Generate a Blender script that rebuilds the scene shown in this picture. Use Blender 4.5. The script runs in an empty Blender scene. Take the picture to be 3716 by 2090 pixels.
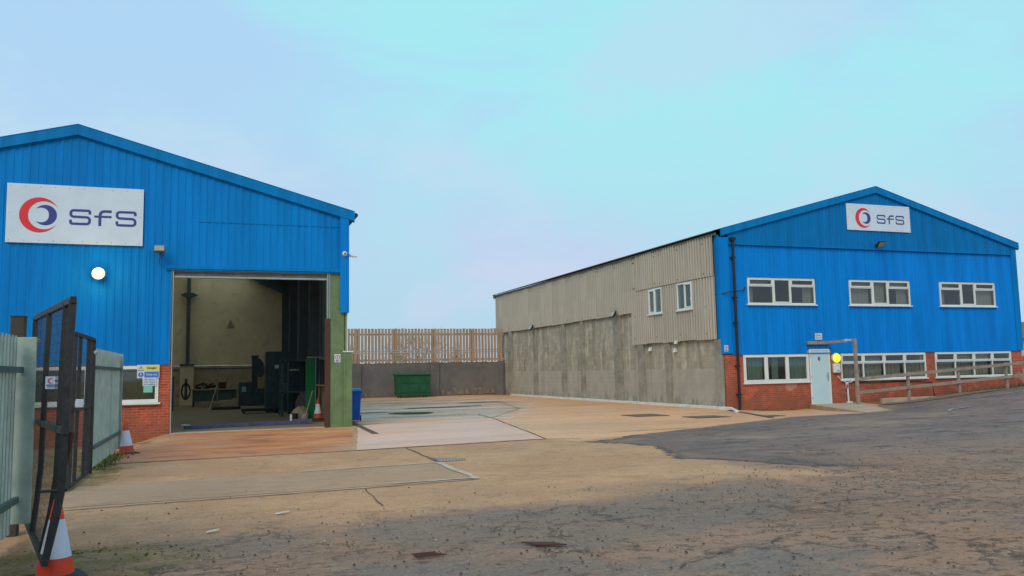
import bpy, bmesh, math, random
from mathutils import Vector, Matrix, noise as mnoise
random.seed(7)
C = bpy.context.scene.collection
R = math.radians
PI = math.pi

# ------------------------------------------------------------------ nodes
class N:
    def __init__(s, name):
        s.m = bpy.data.materials.new(name); s.m.use_nodes = True
        s.t = s.m.node_tree; s.n = s.t.nodes; s.l = s.t.links
        s.b = s.n['Principled BSDF']; s.out = s.n['Material Output']
    def put(s, sock, v):
        if isinstance(v, bpy.types.NodeSocket): s.l.new(v, sock)
        elif isinstance(v, (tuple, list)):
            sock.default_value = tuple(v) if len(v) == len(sock.default_value) else tuple(v) + (1,)
        else: sock.default_value = v
    def pos(s): return s.n.new('ShaderNodeNewGeometry').outputs['Position']
    def obj(s): return s.n.new('ShaderNodeTexCoord').outputs['Object']
    def sep(s, v):
        q = s.n.new('ShaderNodeSeparateXYZ'); s.l.new(v, q.inputs[0]); return q.outputs
    def comb(s, x, y, z):
        q = s.n.new('ShaderNodeCombineXYZ')
        for i, v in enumerate((x, y, z)): s.put(q.inputs[i], v)
        return q.outputs[0]
    def vscale(s, v, k):
        q = s.n.new('ShaderNodeVectorMath'); q.operation = 'MULTIPLY'; s.l.new(v, q.inputs[0]); q.inputs[1].default_value = k
        return q.outputs[0]
    def noise(s, v, scale, detail=4, rough=.55, dist=0):
        q = s.n.new('ShaderNodeTexNoise'); s.l.new(v, q.inputs['Vector'])
        q.inputs['Scale'].default_value = scale; q.inputs['Detail'].default_value = detail
        q.inputs['Roughness'].default_value = rough; q.inputs['Distortion'].default_value = dist
        return q.outputs['Fac']
    def vor(s, v, scale):
        q = s.n.new('ShaderNodeTexVoronoi'); s.l.new(v, q.inputs['Vector']); q.inputs['Scale'].default_value = scale
        return q.outputs['Distance']
    def math(s, op, a, b=0.0, c=None, clamp=False):
        q = s.n.new('ShaderNodeMath'); q.operation = op; q.use_clamp = clamp
        s.put(q.inputs[0], a); s.put(q.inputs[1], b)
        if c is not None: s.put(q.inputs[2], c)
        return q.outputs[0]
    def step(s, v, lo, hi, a=0.0, b=1.0):
        q = s.n.new('ShaderNodeMapRange'); q.interpolation_type = 'SMOOTHSTEP'
        s.put(q.inputs[0], v)
        for i, k in enumerate((lo, hi, a, b)): q.inputs[i + 1].default_value = k
        return q.outputs[0]
    def mix(s, f, a, b, blend='MIX'):
        q = s.n.new('ShaderNodeMix'); q.data_type = 'RGBA'; q.blend_type = blend
        s.put(q.inputs[0], f); s.put(q.inputs[6], a); s.put(q.inputs[7], b)
        return q.outputs[2]
    def bump(s, h, strength=.3, dist=.01):
        q = s.n.new('ShaderNodeBump'); q.inputs['Strength'].default_value = strength
        q.inputs['Distance'].default_value = dist; s.l.new(h, q.inputs['Height'])
        s.l.new(q.outputs[0], s.b.inputs['Normal'])
    def brick(s, v, c1, c2, mo, bw, bh, ms, bias=0.0):
        q = s.n.new('ShaderNodeTexBrick'); s.l.new(v, q.inputs['Vector'])
        s.put(q.inputs['Color1'], c1); s.put(q.inputs['Color2'], c2); s.put(q.inputs['Mortar'], mo)
        q.inputs['Scale'].default_value = 1; q.inputs['Mortar Size'].default_value = ms
        q.inputs['Mortar Smooth'].default_value = .15; q.inputs['Bias'].default_value = bias
        q.inputs['Brick Width'].default_value = bw; q.inputs['Row Height'].default_value = bh
        return q.outputs
    def fin(s, col, rough=.6, metal=0.0, spec=.5):
        s.put(s.b.inputs['Base Color'], col); s.put(s.b.inputs['Roughness'], rough)
        s.put(s.b.inputs['Metallic'], metal); s.b.inputs['Specular IOR Level'].default_value = spec
        return s.m

def srgb(r, g, b):
    f = lambda c: (c/255/12.92) if c/255 <= .04045 else ((c/255 + .055)/1.055)**2.4
    return (f(r), f(g), f(b))
def dim(c, k): return tuple(x*k for x in c)

def simple(name, col, rough=.55, metal=0.0, var=.25, scale=3.0, grime=None, bump=0.0, spec=.4, obj=False):
    """paint / plastic / metal with uneven colour and wear"""
    n = N(name); v = n.obj() if obj else n.pos()
    a = n.noise(v, scale, 6, .65)
    c = n.mix(n.step(a, .3, .7), dim(col, 1-var), dim(col, 1+var*.6))
    if grime:
        c = n.mix(n.step(n.noise(v, scale*2.7, 8, .7), .52, .72, 0, .75), c, grime)
    if bump: n.bump(n.noise(v, scale*12, 5, .6), bump, .01)
    return n.fin(c, n.step(a, .3, .7, rough*.8, min(1, rough*1.15)), metal, spec)

M = {}
def blue_clad(name, c, axis=0):
    n = N(name); v = n.pos(); sp = n.sep(v)
    st = n.noise(n.comb(n.math('MULTIPLY', sp[0], 3.0), n.math('MULTIPLY', sp[1], 3.0), n.math('MULTIPLY', sp[2], .25)), 1.0, 6, .6)
    fad = n.noise(v, .35, 4, .6)
    col = n.mix(n.step(st, .3, .7), dim(c, .82), dim(c, 1.12))
    col = n.mix(n.step(fad, .42, .7, 0, .35), col, dim((c[0], c[1]*1.1, c[2]*.93), 1.0))
    dirt = n.noise(v, 5.0, 8, .75)
    col = n.mix(n.step(dirt, .60, .78, 0, .35), col, dim(c, .45))
    n.bump(n.noise(v, 40, 3, .5), .04, .01)
    return n.fin(col, n.step(fad, .3, .7, .5, .65), 0, .14)
BLUE_L = (0.0, 0.215, 0.61)
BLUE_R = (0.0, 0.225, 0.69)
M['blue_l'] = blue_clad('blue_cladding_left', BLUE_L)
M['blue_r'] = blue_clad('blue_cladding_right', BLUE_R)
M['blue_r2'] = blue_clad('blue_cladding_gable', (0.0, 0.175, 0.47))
M['blue_trim'] = blue_clad('blue_trim', (0.0, .20, .52))
M['blue_new'] = blue_clad('blue_corner', (0.0, .22, .66))
def brickmat():
    n = N('red_brick'); sp = n.sep(n.pos())
    u = n.math('ADD', sp[0], sp[1])
    br = n.brick(n.comb(u, sp[2], 0), srgb(200, 88, 52), srgb(160, 62, 38), srgb(198, 128, 100), .225, .075, .009)
    p = n.pos()
    c = n.mix(n.step(n.noise(p, 1.3, 6, .65), .38, .62, 0, .65), br[0], srgb(142, 80, 60))
    c = n.mix(n.step(n.math('SUBTRACT', n.noise(p, 2.2, 6, .7), n.math('MULTIPLY', sp[2], .22)), .28, .50, 0, .55), c, srgb(120, 80, 58))
    c = n.mix(n.step(n.noise(p, 9, 5, .6), .55, .75, 0, .4), c, srgb(120, 60, 44))
    c = n.mix(n.step(n.noise(p, .9, 3, .5, 1), .62, .72, 0, .6), c, srgb(186, 140, 118))
    n.bump(n.math('SUBTRACT', n.math('MULTIPLY', n.noise(p, 60, 3), .3), br[1]), .5, .008)
    return n.fin(c, .85)
M['brick'] = brickmat()
def blockmat():
    n = N('concrete_block'); p = n.pos(); sp = n.sep(p)
    v = n.comb(n.math('ADD', sp[1], sp[0]), sp[2], 0)
    br = n.brick(v, (.41, .37, .275), (.31, .285, .215), (.30, .27, .20), .45, .225, .010)
    smear = n.noise(n.comb(sp[0], n.math('MULTIPLY', sp[1], 1.7), n.math('MULTIPLY', sp[2], .6)), 1.1, 6, .7, .4)
    raw = n.mix(n.step(smear, .5, .64, 0, .75), br[0], (.58, .54, .43))
    raw = n.mix(n.step(n.noise(n.comb(sp[0], n.math('MULTIPLY', sp[1], 2.2), n.math('MULTIPLY', sp[2], .35)), .9, 5, .7), .52, .70, 0, .8), raw, (.16, .14, .095))
    painted = n.mix(n.step(n.noise(p, 1.6, 5, .6), .3, .7), (.36, .335, .27), (.43, .40, .32))
    painted = n.mix(n.math('MULTIPLY', br[1], .25), painted, (.25, .23, .18))
    wob = n.math('ADD', sp[2], n.math('MULTIPLY', n.noise(p, .8, 3), .05))
    c = n.mix(n.step(wob, 1.52, 1.55), painted, raw)
    stk = n.noise(n.comb(sp[0], n.math('MULTIPLY', sp[1], 1.6), n.math('MULTIPLY', sp[2], .10)), 1.5, 6, .7)
    c = n.mix(n.step(stk, .54, .68, 0, .45), c, (.25, .23, .18))
    c = n.mix(n.step(stk, .44, .34, 0, .45), c, (.62, .58, .48))
    # green algae and splash dirt at the foot, in ragged drips
    foot = n.math('SUBTRACT', n.noise(n.comb(sp[0], n.math('MULTIPLY', sp[1], 3), sp[2]), 1.2, 6, .7), n.math('MULTIPLY', sp[2], .30))
    c = n.mix(n.step(foot, .38, .55, 0, .65), c, (.17, .16, .11))
    n.bump(n.math('SUBTRACT', n.noise(p, 14, 5), n.math('MULTIPLY', br[1], .6)), .35, .01)
    return n.fin(c, .9)
M['block'] = blockmat()
M['pier'] = simple('grimy_pier_block', (.31, .29, .235), .9, 0, .3, 1.4, (.17, .155, .11), .3)
def asbestos():
    n = N('grey_fibre_cement'); p = n.pos(); sp = n.sep(p)
    sheet = n.n.new('ShaderNodeTexWhiteNoise'); sheet.noise_dimensions = '2D'
    n.l.new(n.comb(n.math('FLOOR', n.math('ADD', sp[1], .05)), n.math('FLOOR', n.math('MULTIPLY', n.math('SUBTRACT', sp[2], 5.24), .4)), 0), sheet.inputs['Vector'])
    c = n.mix(sheet.outputs['Value'], (.40, .375, .32), (.46, .43, .365))
    c = n.mix(n.step(n.noise(n.comb(n.math('MULTIPLY', sp[0], 1), n.math('MULTIPLY', sp[1], 4), n.math('MULTIPLY', sp[2], .4)), 1.4, 7, .7), .45, .75, 0, .5), c, (.33, .27, .19))
    c = n.mix(n.step(n.noise(p, 7, 8, .8), .58, .72, 0, .4), c, (.60, .54, .42))
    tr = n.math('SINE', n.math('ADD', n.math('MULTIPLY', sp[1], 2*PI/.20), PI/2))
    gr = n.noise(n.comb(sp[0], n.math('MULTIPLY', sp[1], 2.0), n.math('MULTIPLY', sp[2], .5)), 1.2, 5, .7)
    c = n.mix(n.math('MULTIPLY', n.step(tr, .1, -.9), n.step(gr, .3, .6, .25, .75)), c, (.25, .215, .155))  # rib shade put into the colour: troughs darkened, varied by streaky dirt
    n.bump(n.noise(p, 30, 4), .15, .01)
    return n.fin(c, .9)
M['asbestos'] = asbestos()
M['roof'] = simple('roof_sheet', (.16, .16, .13), .9, 0, .3, 2, (.10, .11, .05))
M['white_upvc'] = simple('white_plastic', (.74, .77, .72), .32, 0, .04, 2, spec=.5)
M['white_sign'] = simple('white_sign_face', (.66, .76, .84), .35, 0, .06, 1.3)
M['door'] = simple('pale_blue_door', (.52, .68, .70), .4, 0, .05, 1.2)
M['red_logo'] = simple('logo_red', (.78, .035, .05), .4, 0, .05)
M['navy'] = simple('logo_navy', (.055, .06, .26), .4, 0, .05)
M['black'] = simple('black_plastic', (.018, .018, .02), .5, 0, .25)
M['darkmetal'] = simple('dark_painted_steel', (.022, .025, .027), .55, .0, .3, 9, (.07, .05, .035))
M['brownpost'] = simple('dark_brown_box_steel', (.060, .052, .040), .7, 0, .2, 6, (.10, .07, .045))
M['galv'] = simple('galvanised_steel', (.34, .43, .37), .55, .1, .2, 4, (.42, .48, .42), obj=False)
M['greenwall'] = simple('green_painted_column', (.155, .23, .098), .7, 0, .22, 2.2, (.10, .135, .055), .1)
M['redpost'] = simple('red_oxide_post', (.085, .038, .026), .8, 0, .25, 4)
M['guide'] = simple('grey_door_guide', (.36, .42, .38), .4, .4, .15, 3)
M['shutter'] = simple('grey_shutter', (.30, .28, .26), .45, .3, .2, 5)
M['timber'] = simple('weathered_timber', (.33, .26, .20), .85, 0, .25, 5, (.22, .165, .12), .1)
def fence_timber():
    n = N('fence_boards'); p = n.pos(); sp = n.sep(p)
    wn = n.n.new('ShaderNodeTexWhiteNoise'); wn.noise_dimensions = '1D'
    n.l.new(n.math('FLOOR', n.math('MULTIPLY', sp[0], 4.2)), wn.inputs['W'])
    c = n.mix(wn.outputs[0], (.40, .265, .175), (.49, .345, .24))
    g = n.noise(n.comb(n.math('MULTIPLY', sp[0], 8), sp[1], n.math('MULTIPLY', sp[2], .7)), 2, 6, .7)
    c = n.mix(n.step(g, .4, .7, 0, .5), c, (.19, .15, .09))
    c = n.mix(n.step(n.noise(p, 1.2, 4), .55, .7, 0, .5), c, (.20, .20, .10))
    return n.fin(c, .9)
M['fence'] = fence_timber()
M['darkwall'] = simple('dark_rendered_wall', (.165, .155, .145), .9, 0, .22, .9, (.20, .19, .17), .25)
M['palewall'] = simple('flaking_pale_render', (.22, .19, .15), .9, 0, .35, 3, (.10, .09, .07), .3)
M['bingreen'] = simple('green_bin_steel', (.008, .095, .036), .45, 0, .2, 1.5)
M['panelgreen'] = simple('green_panel', (.0, .22, .07), .5, 0, .15)
M['binblue'] = simple('blue_plastic', (.0, .10, .50), .4, 0, .12, 3)
M['binlid'] = simple('blue_lid', (.01, .22, .62), .35, 0, .12, 3)
M['orange'] = simple('cone_orange', (.80, .055, .012), .5, 0, .15, 8, (.30, .04, .02), obj=True)
M['orange_old'] = simple('cone_orange_old', (.50, .075, .03), .6, 0, .2, 8, (.25, .06, .04), obj=True)
M['conewhite'] = simple('cone_white', (.62, .66, .74), .45, 0, .08, 6, obj=True)
M['rubber'] = simple('black_rubber', (.04, .04, .042), .8, 0, .3, 6, (.08, .075, .06), obj=True)
M['brownbase'] = simple('brown_rubber', (.09, .05, .035), .8, 0, .2, 6)
M['concrete'] = simple('pale_concrete', (.50, .37, .25), .8, 0, .2, 1.5, (.24, .19, .14), .2)
M['kerb'] = simple('white_painted_kerb', (.74, .72, .66), .7, 0, .15, 2, (.40, .38, .32))
M['lampglass'] = simple('lamp_glass', (.35, .34, .28), .15, 0, .1, 9)
M['lampgreen'] = simple('old_lamp_body', (.06, .12, .11), .6, 0, .3, 8, (.15, .19, .15))
M['cream'] = simple('cream_wall', (.76, .62, .42), .9, 0, .10, .8, (.42, .36, .24))
M['creamlow'] = simple('dirty_blockwork', (.45, .36, .24), .9, 0, .2, 1.6, (.24, .20, .14))
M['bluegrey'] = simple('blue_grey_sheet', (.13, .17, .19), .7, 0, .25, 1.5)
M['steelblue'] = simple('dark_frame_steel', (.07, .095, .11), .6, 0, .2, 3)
M['machine'] = simple('dark_machine_paint', (.05, .085, .105), .5, 0, .3, 4)
M['machblue'] = simple('blue_machine_paint', (.06, .08, .22), .5, 0, .3, 4)
M['bluebeam'] = simple('blue_beam_paint', (.075, .085, .20), .6, 0, .35, 5, (.14, .13, .12))
M['intfloor'] = simple('workshop_floor', (.235, .185, .13), .75, 0, .2, .9, (.15, .12, .09))
M['room'] = simple('office_wall', (.34, .32, .28), .9, 0, .06)
M['roomfloor'] = simple('office_floor', (.10, .10, .10), .9)
M['blind'] = simple('window_blind', (.23, .22, .185), .8, 0, .06)
M['greenblind'] = simple('green_blind', (.10, .17, .135), .6, 0, .15, 1)
M['silver'] = simple('silver_metal', (.45, .46, .45), .35, .6, .1)
M['bag'] = simple('tan_sack', (.32, .25, .16), .9, 0, .2, 6)
M['darkbag'] = simple('dark_sack', (.07, .06, .07), .8, 0, .3, 6)
M['yellow'] = simple('sign_yellow', (.75, .72, .12), .5, 0, .05)
M['paleyellow'] = simple('sign_pale_yellow', (.72, .74, .38), .5, 0, .05)
M['signblue'] = simple('sign_blue', (.06, .20, .62), .45, 0, .05)
M['signblack'] = simple('sign_black', (.03, .03, .03), .5, 0, .05)
M['textblue'] = simple('sign_text_blue', (.08, .13, .32), .5, 0, .05)
M['paper'] = simple('white_paper', (.62, .70, .76), .6, 0, .04)
M['greenpaper'] = simple('mint_paper', (.22, .58, .44), .6, 0, .1, 12)
M['signred'] = simple('sign_red', (.60, .08, .09), .5, 0, .05)
M['house'] = simple('far_house_wall', (.55, .55, .52), .9, 0, .08)
M['houseroof'] = simple('brown_roof_tiles', (.17, .12, .10), .9, 0, .2, 2)
M['twig'] = simple('twig_bark', (.16, .12, .08), .9, 0, .2, 4)
M['weed'] = simple('weed_leaf', (.15, .16, .045), .8, 0, .4, 14, (.20, .19, .04))
M['plug'] = simple('iron_cover', (.14, .10, .075), .7, .2, .3, 8)
M['roadpaint'] = simple('faded_white_paint', (.36, .34, .28), .8, 0, .2, 6, (.20, .17, .13))
M['filler'] = simple('crack', (.15, .11, .075), .95, 0, .3, 4)
M['lightcon'] = simple('pale_screed', (.55, .43, .31), .8, 0, .25, 3, (.30, .24, .17), .2)

def glassmat():
    n = N('window_glass')
    tr = n.n.new('ShaderNodeBsdfTransparent'); tr.inputs[0].default_value = (.92, .94, .92, 1)
    gl = n.n.new('ShaderNodeBsdfGlossy'); gl.inputs['Roughness'].default_value = .03; gl.inputs[0].default_value = (.9, .95, .92, 1)
    fr = n.n.new('ShaderNodeLayerWeight'); fr.inputs[0].default_value = .5
    mx = n.n.new('ShaderNodeMixShader')
    n.l.new(n.math('MULTIPLY_ADD', n.math('POWER', fr.outputs['Facing'], 4.0), .8, .05, clamp=True), mx.inputs[0]); n.l.new(tr.outputs[0], mx.inputs[1]); n.l.new(gl.outputs[0], mx.inputs[2])
    n.l.new(mx.outputs[0], n.out.inputs[0])
    return n.m
M['glass'] = glassmat()
def translucent():
    n = N('added_rooflight_fibreglass')
    tr = n.n.new('ShaderNodeBsdfTranslucent'); tr.inputs[0].default_value = (.85, .80, .62, 1)
    n.l.new(tr.outputs[0], n.out.inputs[0]); return n.m
M['added_rooflight'] = translucent()
def emit(name, col, s):
    n = N(name)
    n.b.inputs['Base Color'].default_value = col + (1,); n.b.inputs['Emission Color'].default_value = col + (1,)
    n.b.inputs['Emission Strength'].default_value = s
    return n.m
M['lit'] = emit('lit_floodlight', (1, .80, .42), 14)
M['halorim'] = emit('lamp_halo_rim', (1, .74, .22), 1.5)
M['lityellow'] = emit('lit_yellow_lamp', (1, .78, .03), 1.25)
M['lityellow2'] = emit('lit_yellow_core', (1, .80, .10), 2.2)

# ------------------------------------------------------------------ terrain
def sstep(a, b, x):
    t = max(0, min(1, (x-a)/(b-a))); return t*t*(3-2*t)
def tz(x, y):
    q = min(x, 46) - 23.0
    a = .048 * (.7*math.log(1+math.exp(min(30, q/.7))))
    a *= 1 - .75*sstep(26.5, 27.5, y)*(1-sstep(30, 34.5, x)) if x < 36 else 1
    dip = -.2*math.exp(-((x-21.3)/1.9)**2/2)*math.exp(-(max(0, 27.8-y)/2.8)**2/2)
    ld = -.3*sstep(-1.25, -2.5, x)*math.exp(-((y-25.6)/1.6)**2/2) if x > -14 else 0
    d2 = -.13*math.exp(-((x-26.2)/1.5)**2/2)*math.exp(-((y-26.2)/.8)**2/2)
    return a + dip + ld + d2

# ------------------------------------------------------------------ ground materials
def grit(n, p, c, k=.5):
    """fine aggregate speckle"""
    f = n.noise(p, 24, 6, .85)
    c = n.mix(n.step(f, .34, .47, k, 0), c, (.085, .068, .052))
    c = n.mix(n.step(f, .54, .68, 0, k*.8), c, (.56, .46, .35))
    return c
def patches(n, p, c, spec):
    for i, (sc, lo, hi, k, col, st) in enumerate(spec):
        q = n.vscale(p, st)
        off = n.n.new('ShaderNodeVectorMath'); off.operation = 'ADD'; n.l.new(q, off.inputs[0]); off.inputs[1].default_value = (i*17.3+3, i*9.1, i*4.7)
        c = n.mix(n.step(n.noise(off.outputs[0], sc, 6, .74, .12), lo, hi-.04, 0, min(1, k*1.15)), c, col)
    return c
def ground_mat():
    n = N('worn_yard_surface'); p = n.pos(); sp = n.sep(p)
    w = n.noise(p, .55, 7, .65)
    w2 = n.noise(p, 2.6, 6, .65)
    tan = patches(n, p, (.37, .24, .138), [(.5, .4, .7, .8, (.45, .31, .185), (1, 1, 1)), (1.7, .52, .7, .6, (.29, .18, .105), (.6, 1.3, 1)), (4, .56, .72, .6, (.32, .20, .14), (.8, 1.25, 1)), (9, .56, .72, .5, (.22, .15, .09), (.8, 1.25, 1))])
    old = patches(n, p, (.27, .195, .140), [(.45, .42, .62, .85, (.20, .150, .115), (.6, 1.3, 1)), (1.1, .48, .66, .6, (.29, .195, .13), (.8, 1.25, 1)), (7, .52, .64, .8, (.11, .08, .06), (.8, 1.25, 1)), (4, .54, .66, .6, (.30, .23, .17), (.6, 1.6, 1)),
                                             (.8, .56, .68, .7, (.185, .165, .135), (.7, 1.3, 1)), (2.3, .60, .72, .6, (.26, .15, .105), (.8, 1.25, 1)), (5.5, .58, .68, .8, (.080, .058, .042), (.8, 1.25, 1))])
    old = n.mix(1.0, old, (.92, .88, .86), 'MULTIPLY')
    # where the concrete apron gives way to the older broken surface
    e = n.math('SUBTRACT', sp[1], n.math('MULTIPLY_ADD', sp[0], .13, 9.25))
    e = n.math('ADD', e, n.math('MULTIPLY', n.math('SUBTRACT', w, .5), 5.5))
    e = n.math('ADD', e, n.math('MULTIPLY', n.math('SUBTRACT', w2, .5), 1.6))
    e2 = n.math('SUBTRACT', n.math('MULTIPLY_ADD', sp[1], .28, 5.2), sp[0])
    e2 = n.math('ADD', e2, n.math('MULTIPLY', n.math('SUBTRACT', w, .5), 5))
    f = n.math('MULTIPLY', n.step(e, -1.5, 1.0), n.step(e2, -.7, .7))
    c = n.mix(f, old, tan)
    # moss by the gate
    mx = n.math('ADD', n.math('SUBTRACT', .1, sp[0]), n.math('MULTIPLY', n.math('SUBTRACT', w2, .5), 2.5))
    my = n.math('SUBTRACT', 8.9, sp[1])
    mo = n.math('MULTIPLY', n.step(mx, 0, .9), n.step(my, -.35, .25))
    mo2 = n.math('MULTIPLY', n.step(n.math('ADD', n.math('SUBTRACT', -1.45, sp[0]), n.math('MULTIPLY', n.math('SUBTRACT', w2, .5), 1.2)), 0, .3), n.step(sp[1], 8, 16))
    mos = n.math('MAXIMUM', mo, mo2)
    c = n.mix(n.math('MULTIPLY', mos, n.step(w2, .35, .6, .3, .85)), c, (.115, .105, .022))
    far = n.step(sp[1], 54, 62)
    c = n.mix(far, c, (.06, .07, .03))
    c = n.mix(1.0, c, (1.34, 1.11, .94), 'MULTIPLY')
    def att(nm):
        q = n.n.new('ShaderNodeAttribute'); q.attribute_name = nm; return q.outputs['Fac']
    w3 = n.noise(p, 7, 7, .75)
    def zone(nm, a1, a2, a3, soft):
        e_ = n.math('ADD', att(nm), n.math('MULTIPLY', n.math('SUBTRACT', w, .5), a1))
        e_ = n.math('ADD', e_, n.math('MULTIPLY', n.math('SUBTRACT', w2, .5), a2))
        e_ = n.math('ADD', e_, n.math('MULTIPLY', n.math('SUBTRACT', w3, .5), a3))
        return n.step(e_, -soft, soft), e_
    yz, _ = zone('yard_edge', 0, 0, .1, .03)
    ycol = patches(n, p, (.82, .41, .185), [(.4, .4, .62, .8, (.68, .35, .17), (.16, 1.0, 1)), (.7, .54, .66, .7, (.62, .42, .28), (.14, 1.2, 1)), (.9, .58, .68, .7, (.30, .17, .10), (.13, 1.3, 1)), (5, .56, .7, .4, (.46, .23, .11), (.5, 1.3, 1))])
    c = n.mix(yz, c, ycol)
    fz, _ = zone('far_edge', 5, 1.5, 0, .7)
    fcol = patches(n, p, (.74, .46, .30), [(.5, .42, .6, .8, (.56, .33, .19), (.15, 1, 1)), (.6, .5, .62, .85, (.80, .60, .48), (.13, 1.2, 1)), (.8, .56, .64, .85, (.22, .155, .11), (.12, 1.4, 1))])
    c = n.mix(fz, c, fcol)
    az, ae = zone('asphalt_edge', .7, .7, .35, .05)
    # the new surface wears out towards the lower right, where the old one shows through
    worn = n.step(n.math('ADD', ae, n.math('MULTIPLY', n.math('SUBTRACT', w, .5), 5)), .0, .8, .80, 1)
    acol = patches(n, p, (.205, .132, .110), [(.35, .4, .62, .8, (.255, .172, .126), (.5, 1.1, 1)), (.8, .50, .66, .6, (.185, .155, .122), (.35, 1.2, 1)), (1.2, .52, .66, .8, (.110, .080, .070), (.3, 1.4, 1)),
        (.25, .50, .64, .85, (.30, .205, .140), (.5, 1, 1)), (3, .56, .68, .8, (.075, .055, .046), (.4, 1.5, 1)), (7, .54, .68, .6, (.27, .20, .155), (.8, 1.25, 1))])
    acol = n.mix(n.step(n.math('ADD', ae, n.math('MULTIPLY', n.math('SUBTRACT', w, .5), 3)), 2.4, .3, 0, .55), acol, (.115, .082, .070))
    gx = n.step(sp[0], 10.8, 9.0)
    gy = n.step(n.math('ADD', n.math('ADD', sp[1], n.math('MULTIPLY', n.math('SUBTRACT', w, .5), 6)), n.math('MULTIPLY', n.math('SUBTRACT', w2, .5), 3)), 9.5, 14.5)
    c = n.mix(n.math('MULTIPLY', n.math('MULTIPLY', az, worn), n.math('MAXIMUM', gx, gy)), c, acol)
    # a broken dark lip where the new surface ends
    lip = n.math('MULTIPLY', n.math('MULTIPLY', n.step(ae, -.10, -.01), n.step(ae, .30, .02)), gx)
    c = n.mix(n.math('MULTIPLY', lip, n.step(w2, .36, .52, .1, .9)), c, (.055, .042, .036))
    pz, pe = zone('patch_edge', 1.6, 1.0, .5, .22)
    pcol = patches(n, p, (.215, .152, .115), [(.6, .42, .62, .7, (.165, .145, .117), (.6, 1.2, 1)), (2, .50, .64, .8, (.26, .17, .115), (.5, 1.2, 1)), (5, .55, .66, .85, (.075, .055, .043), (.8, 1.25, 1)), (9, .54, .7, .6, (.26, .20, .15), (.8, 1.25, 1))])
    c = n.mix(n.math('MULTIPLY', pz, .75), c, pcol)
    # crazing and open cracks in the worn surface
    dv_ = n.n.new('ShaderNodeVectorMath'); dv_.operation = 'ADD'; n.l.new(p, dv_.inputs[0])
    n.l.new(n.vscale(n.comb(n.noise(p, 2.2, 5, .7), n.noise(n.vscale(p, (1.3, .8, 1)), 1.9, 5, .7), 0), (1.1, 1.1, 0)), dv_.inputs[1])
    crk = None
    for sc_, wd in ((.55, .020), (1.5, .030)):
        vo = n.n.new('ShaderNodeTexVoronoi'); vo.feature = 'DISTANCE_TO_EDGE'; vo.inputs['Scale'].default_value = sc_; n.l.new(dv_.outputs[0], vo.inputs['Vector'])
        q_ = n.math('MULTIPLY', n.step(vo.outputs['Distance'], wd*sc_, 0), n.step(n.noise(n.vscale(p, (1, 1, 1)), .6 if sc_ < 1 else .9, 4, .6), .48, .60))
        crk = q_ if crk is None else n.math('MAXIMUM', crk, q_)
    crk = n.math('MULTIPLY', crk, n.math('SUBTRACT', 1.0, n.math('MULTIPLY', n.math('MAXIMUM', yz, f), .62)))
    c = n.mix(n.math('MULTIPLY', crk, .8), c, (.050, .038, .030))
    # coarse flecks: lost chippings, oil spots, trodden leaves
    fl = n.noise(n.vscale(p, (.85, 1.25, 1)), 9, 5, .8)
    near = n.math('SUBTRACT', 1.0, n.math('MULTIPLY', yz, .8))
    c = n.mix(n.math('MULTIPLY', near, n.step(fl, .60, .68, 0, .8)), c, (.055, .040, .030))
    c = n.mix(n.math('MULTIPLY', near, n.step(fl, .34, .26, 0, .55)), c, (.46, .36, .26))
    c = grit(n, p, c, .8)
    h = n.math('ADD', n.math('MULTIPLY', n.noise(p, 26, 6, .75), .5), n.math('MULTIPLY', n.noise(p, 3.5, 5, .6), 1.1))
    n.bump(n.math('SUBTRACT', h, n.math('MULTIPLY', crk, .5)), .8, .025)
    wetn = n.noise(n.vscale(p, (.2, .9, 1)), .8, 6, .65)
    rg = n.step(w, .35, .65, .68, .92)
    rgm = n.n.new('ShaderNodeMix'); n.l.new(yz, rgm.inputs[0]); n.l.new(rg, rgm.inputs[2]); n.l.new(n.step(wetn, .40, .6, .30, .68), rgm.inputs[3])
    rg2 = n.n.new('ShaderNodeMix'); n.l.new(fz, rg2.inputs[0]); n.l.new(rgm.outputs[0], rg2.inputs[2]); n.l.new(n.step(wetn, .42, .58, .16, .5), rg2.inputs[3])
    return n.fin(c, rg2.outputs[0], 0, .32)
M['ground'] = ground_mat()
def tint(c, t): return tuple(min(.85, a*b) for a, b in zip(c, t))
def slab(name, base, spec, rough=(.35, .75), gk=.2, bmp=.25, wet=.5, t=(1.35, 1.08, .92)):
    n = N(name); p = n.pos(); base = tint(base, t); spec = [q[:4]+(tint(q[4], t),)+q[5:] for q in spec]
    wet *= .6; rough = (rough[0]+.12, rough[1]+.15)
    c = patches(n, p, base, spec); c = grit(n, p, c, gk)
    w = n.noise(n.vscale(p, (.25, .8, 1)), .8, 6, .65)
    n.bump(n.math('ADD', n.noise(p, 22, 5, .7), n.math('MULTIPLY', n.noise(p, 1.2, 3), .5)), bmp, .008)
    return n.fin(c, n.step(w, .38, .62, rough[0], rough[1]), 0, wet)
M['orange_slab'] = slab('rusty_brown_concrete', (.43, .19, .078), [(.5, .4, .62, .8, (.50, .27, .125), (.7, 1, 1)), (1.2, .48, .66, .75, (.27, .12, .072), (.5, 1.2, 1)), (.35, .5, .66, .8, (.40, .24, .17), (.6, 1, 1)), (5, .54, .68, .5, (.25, .13, .075), (.5, 1.3, 1)), (.7, .62, .68, .8, (.48, .36, .20), (.35, 1.5, 1))], (.30, .6))
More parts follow.
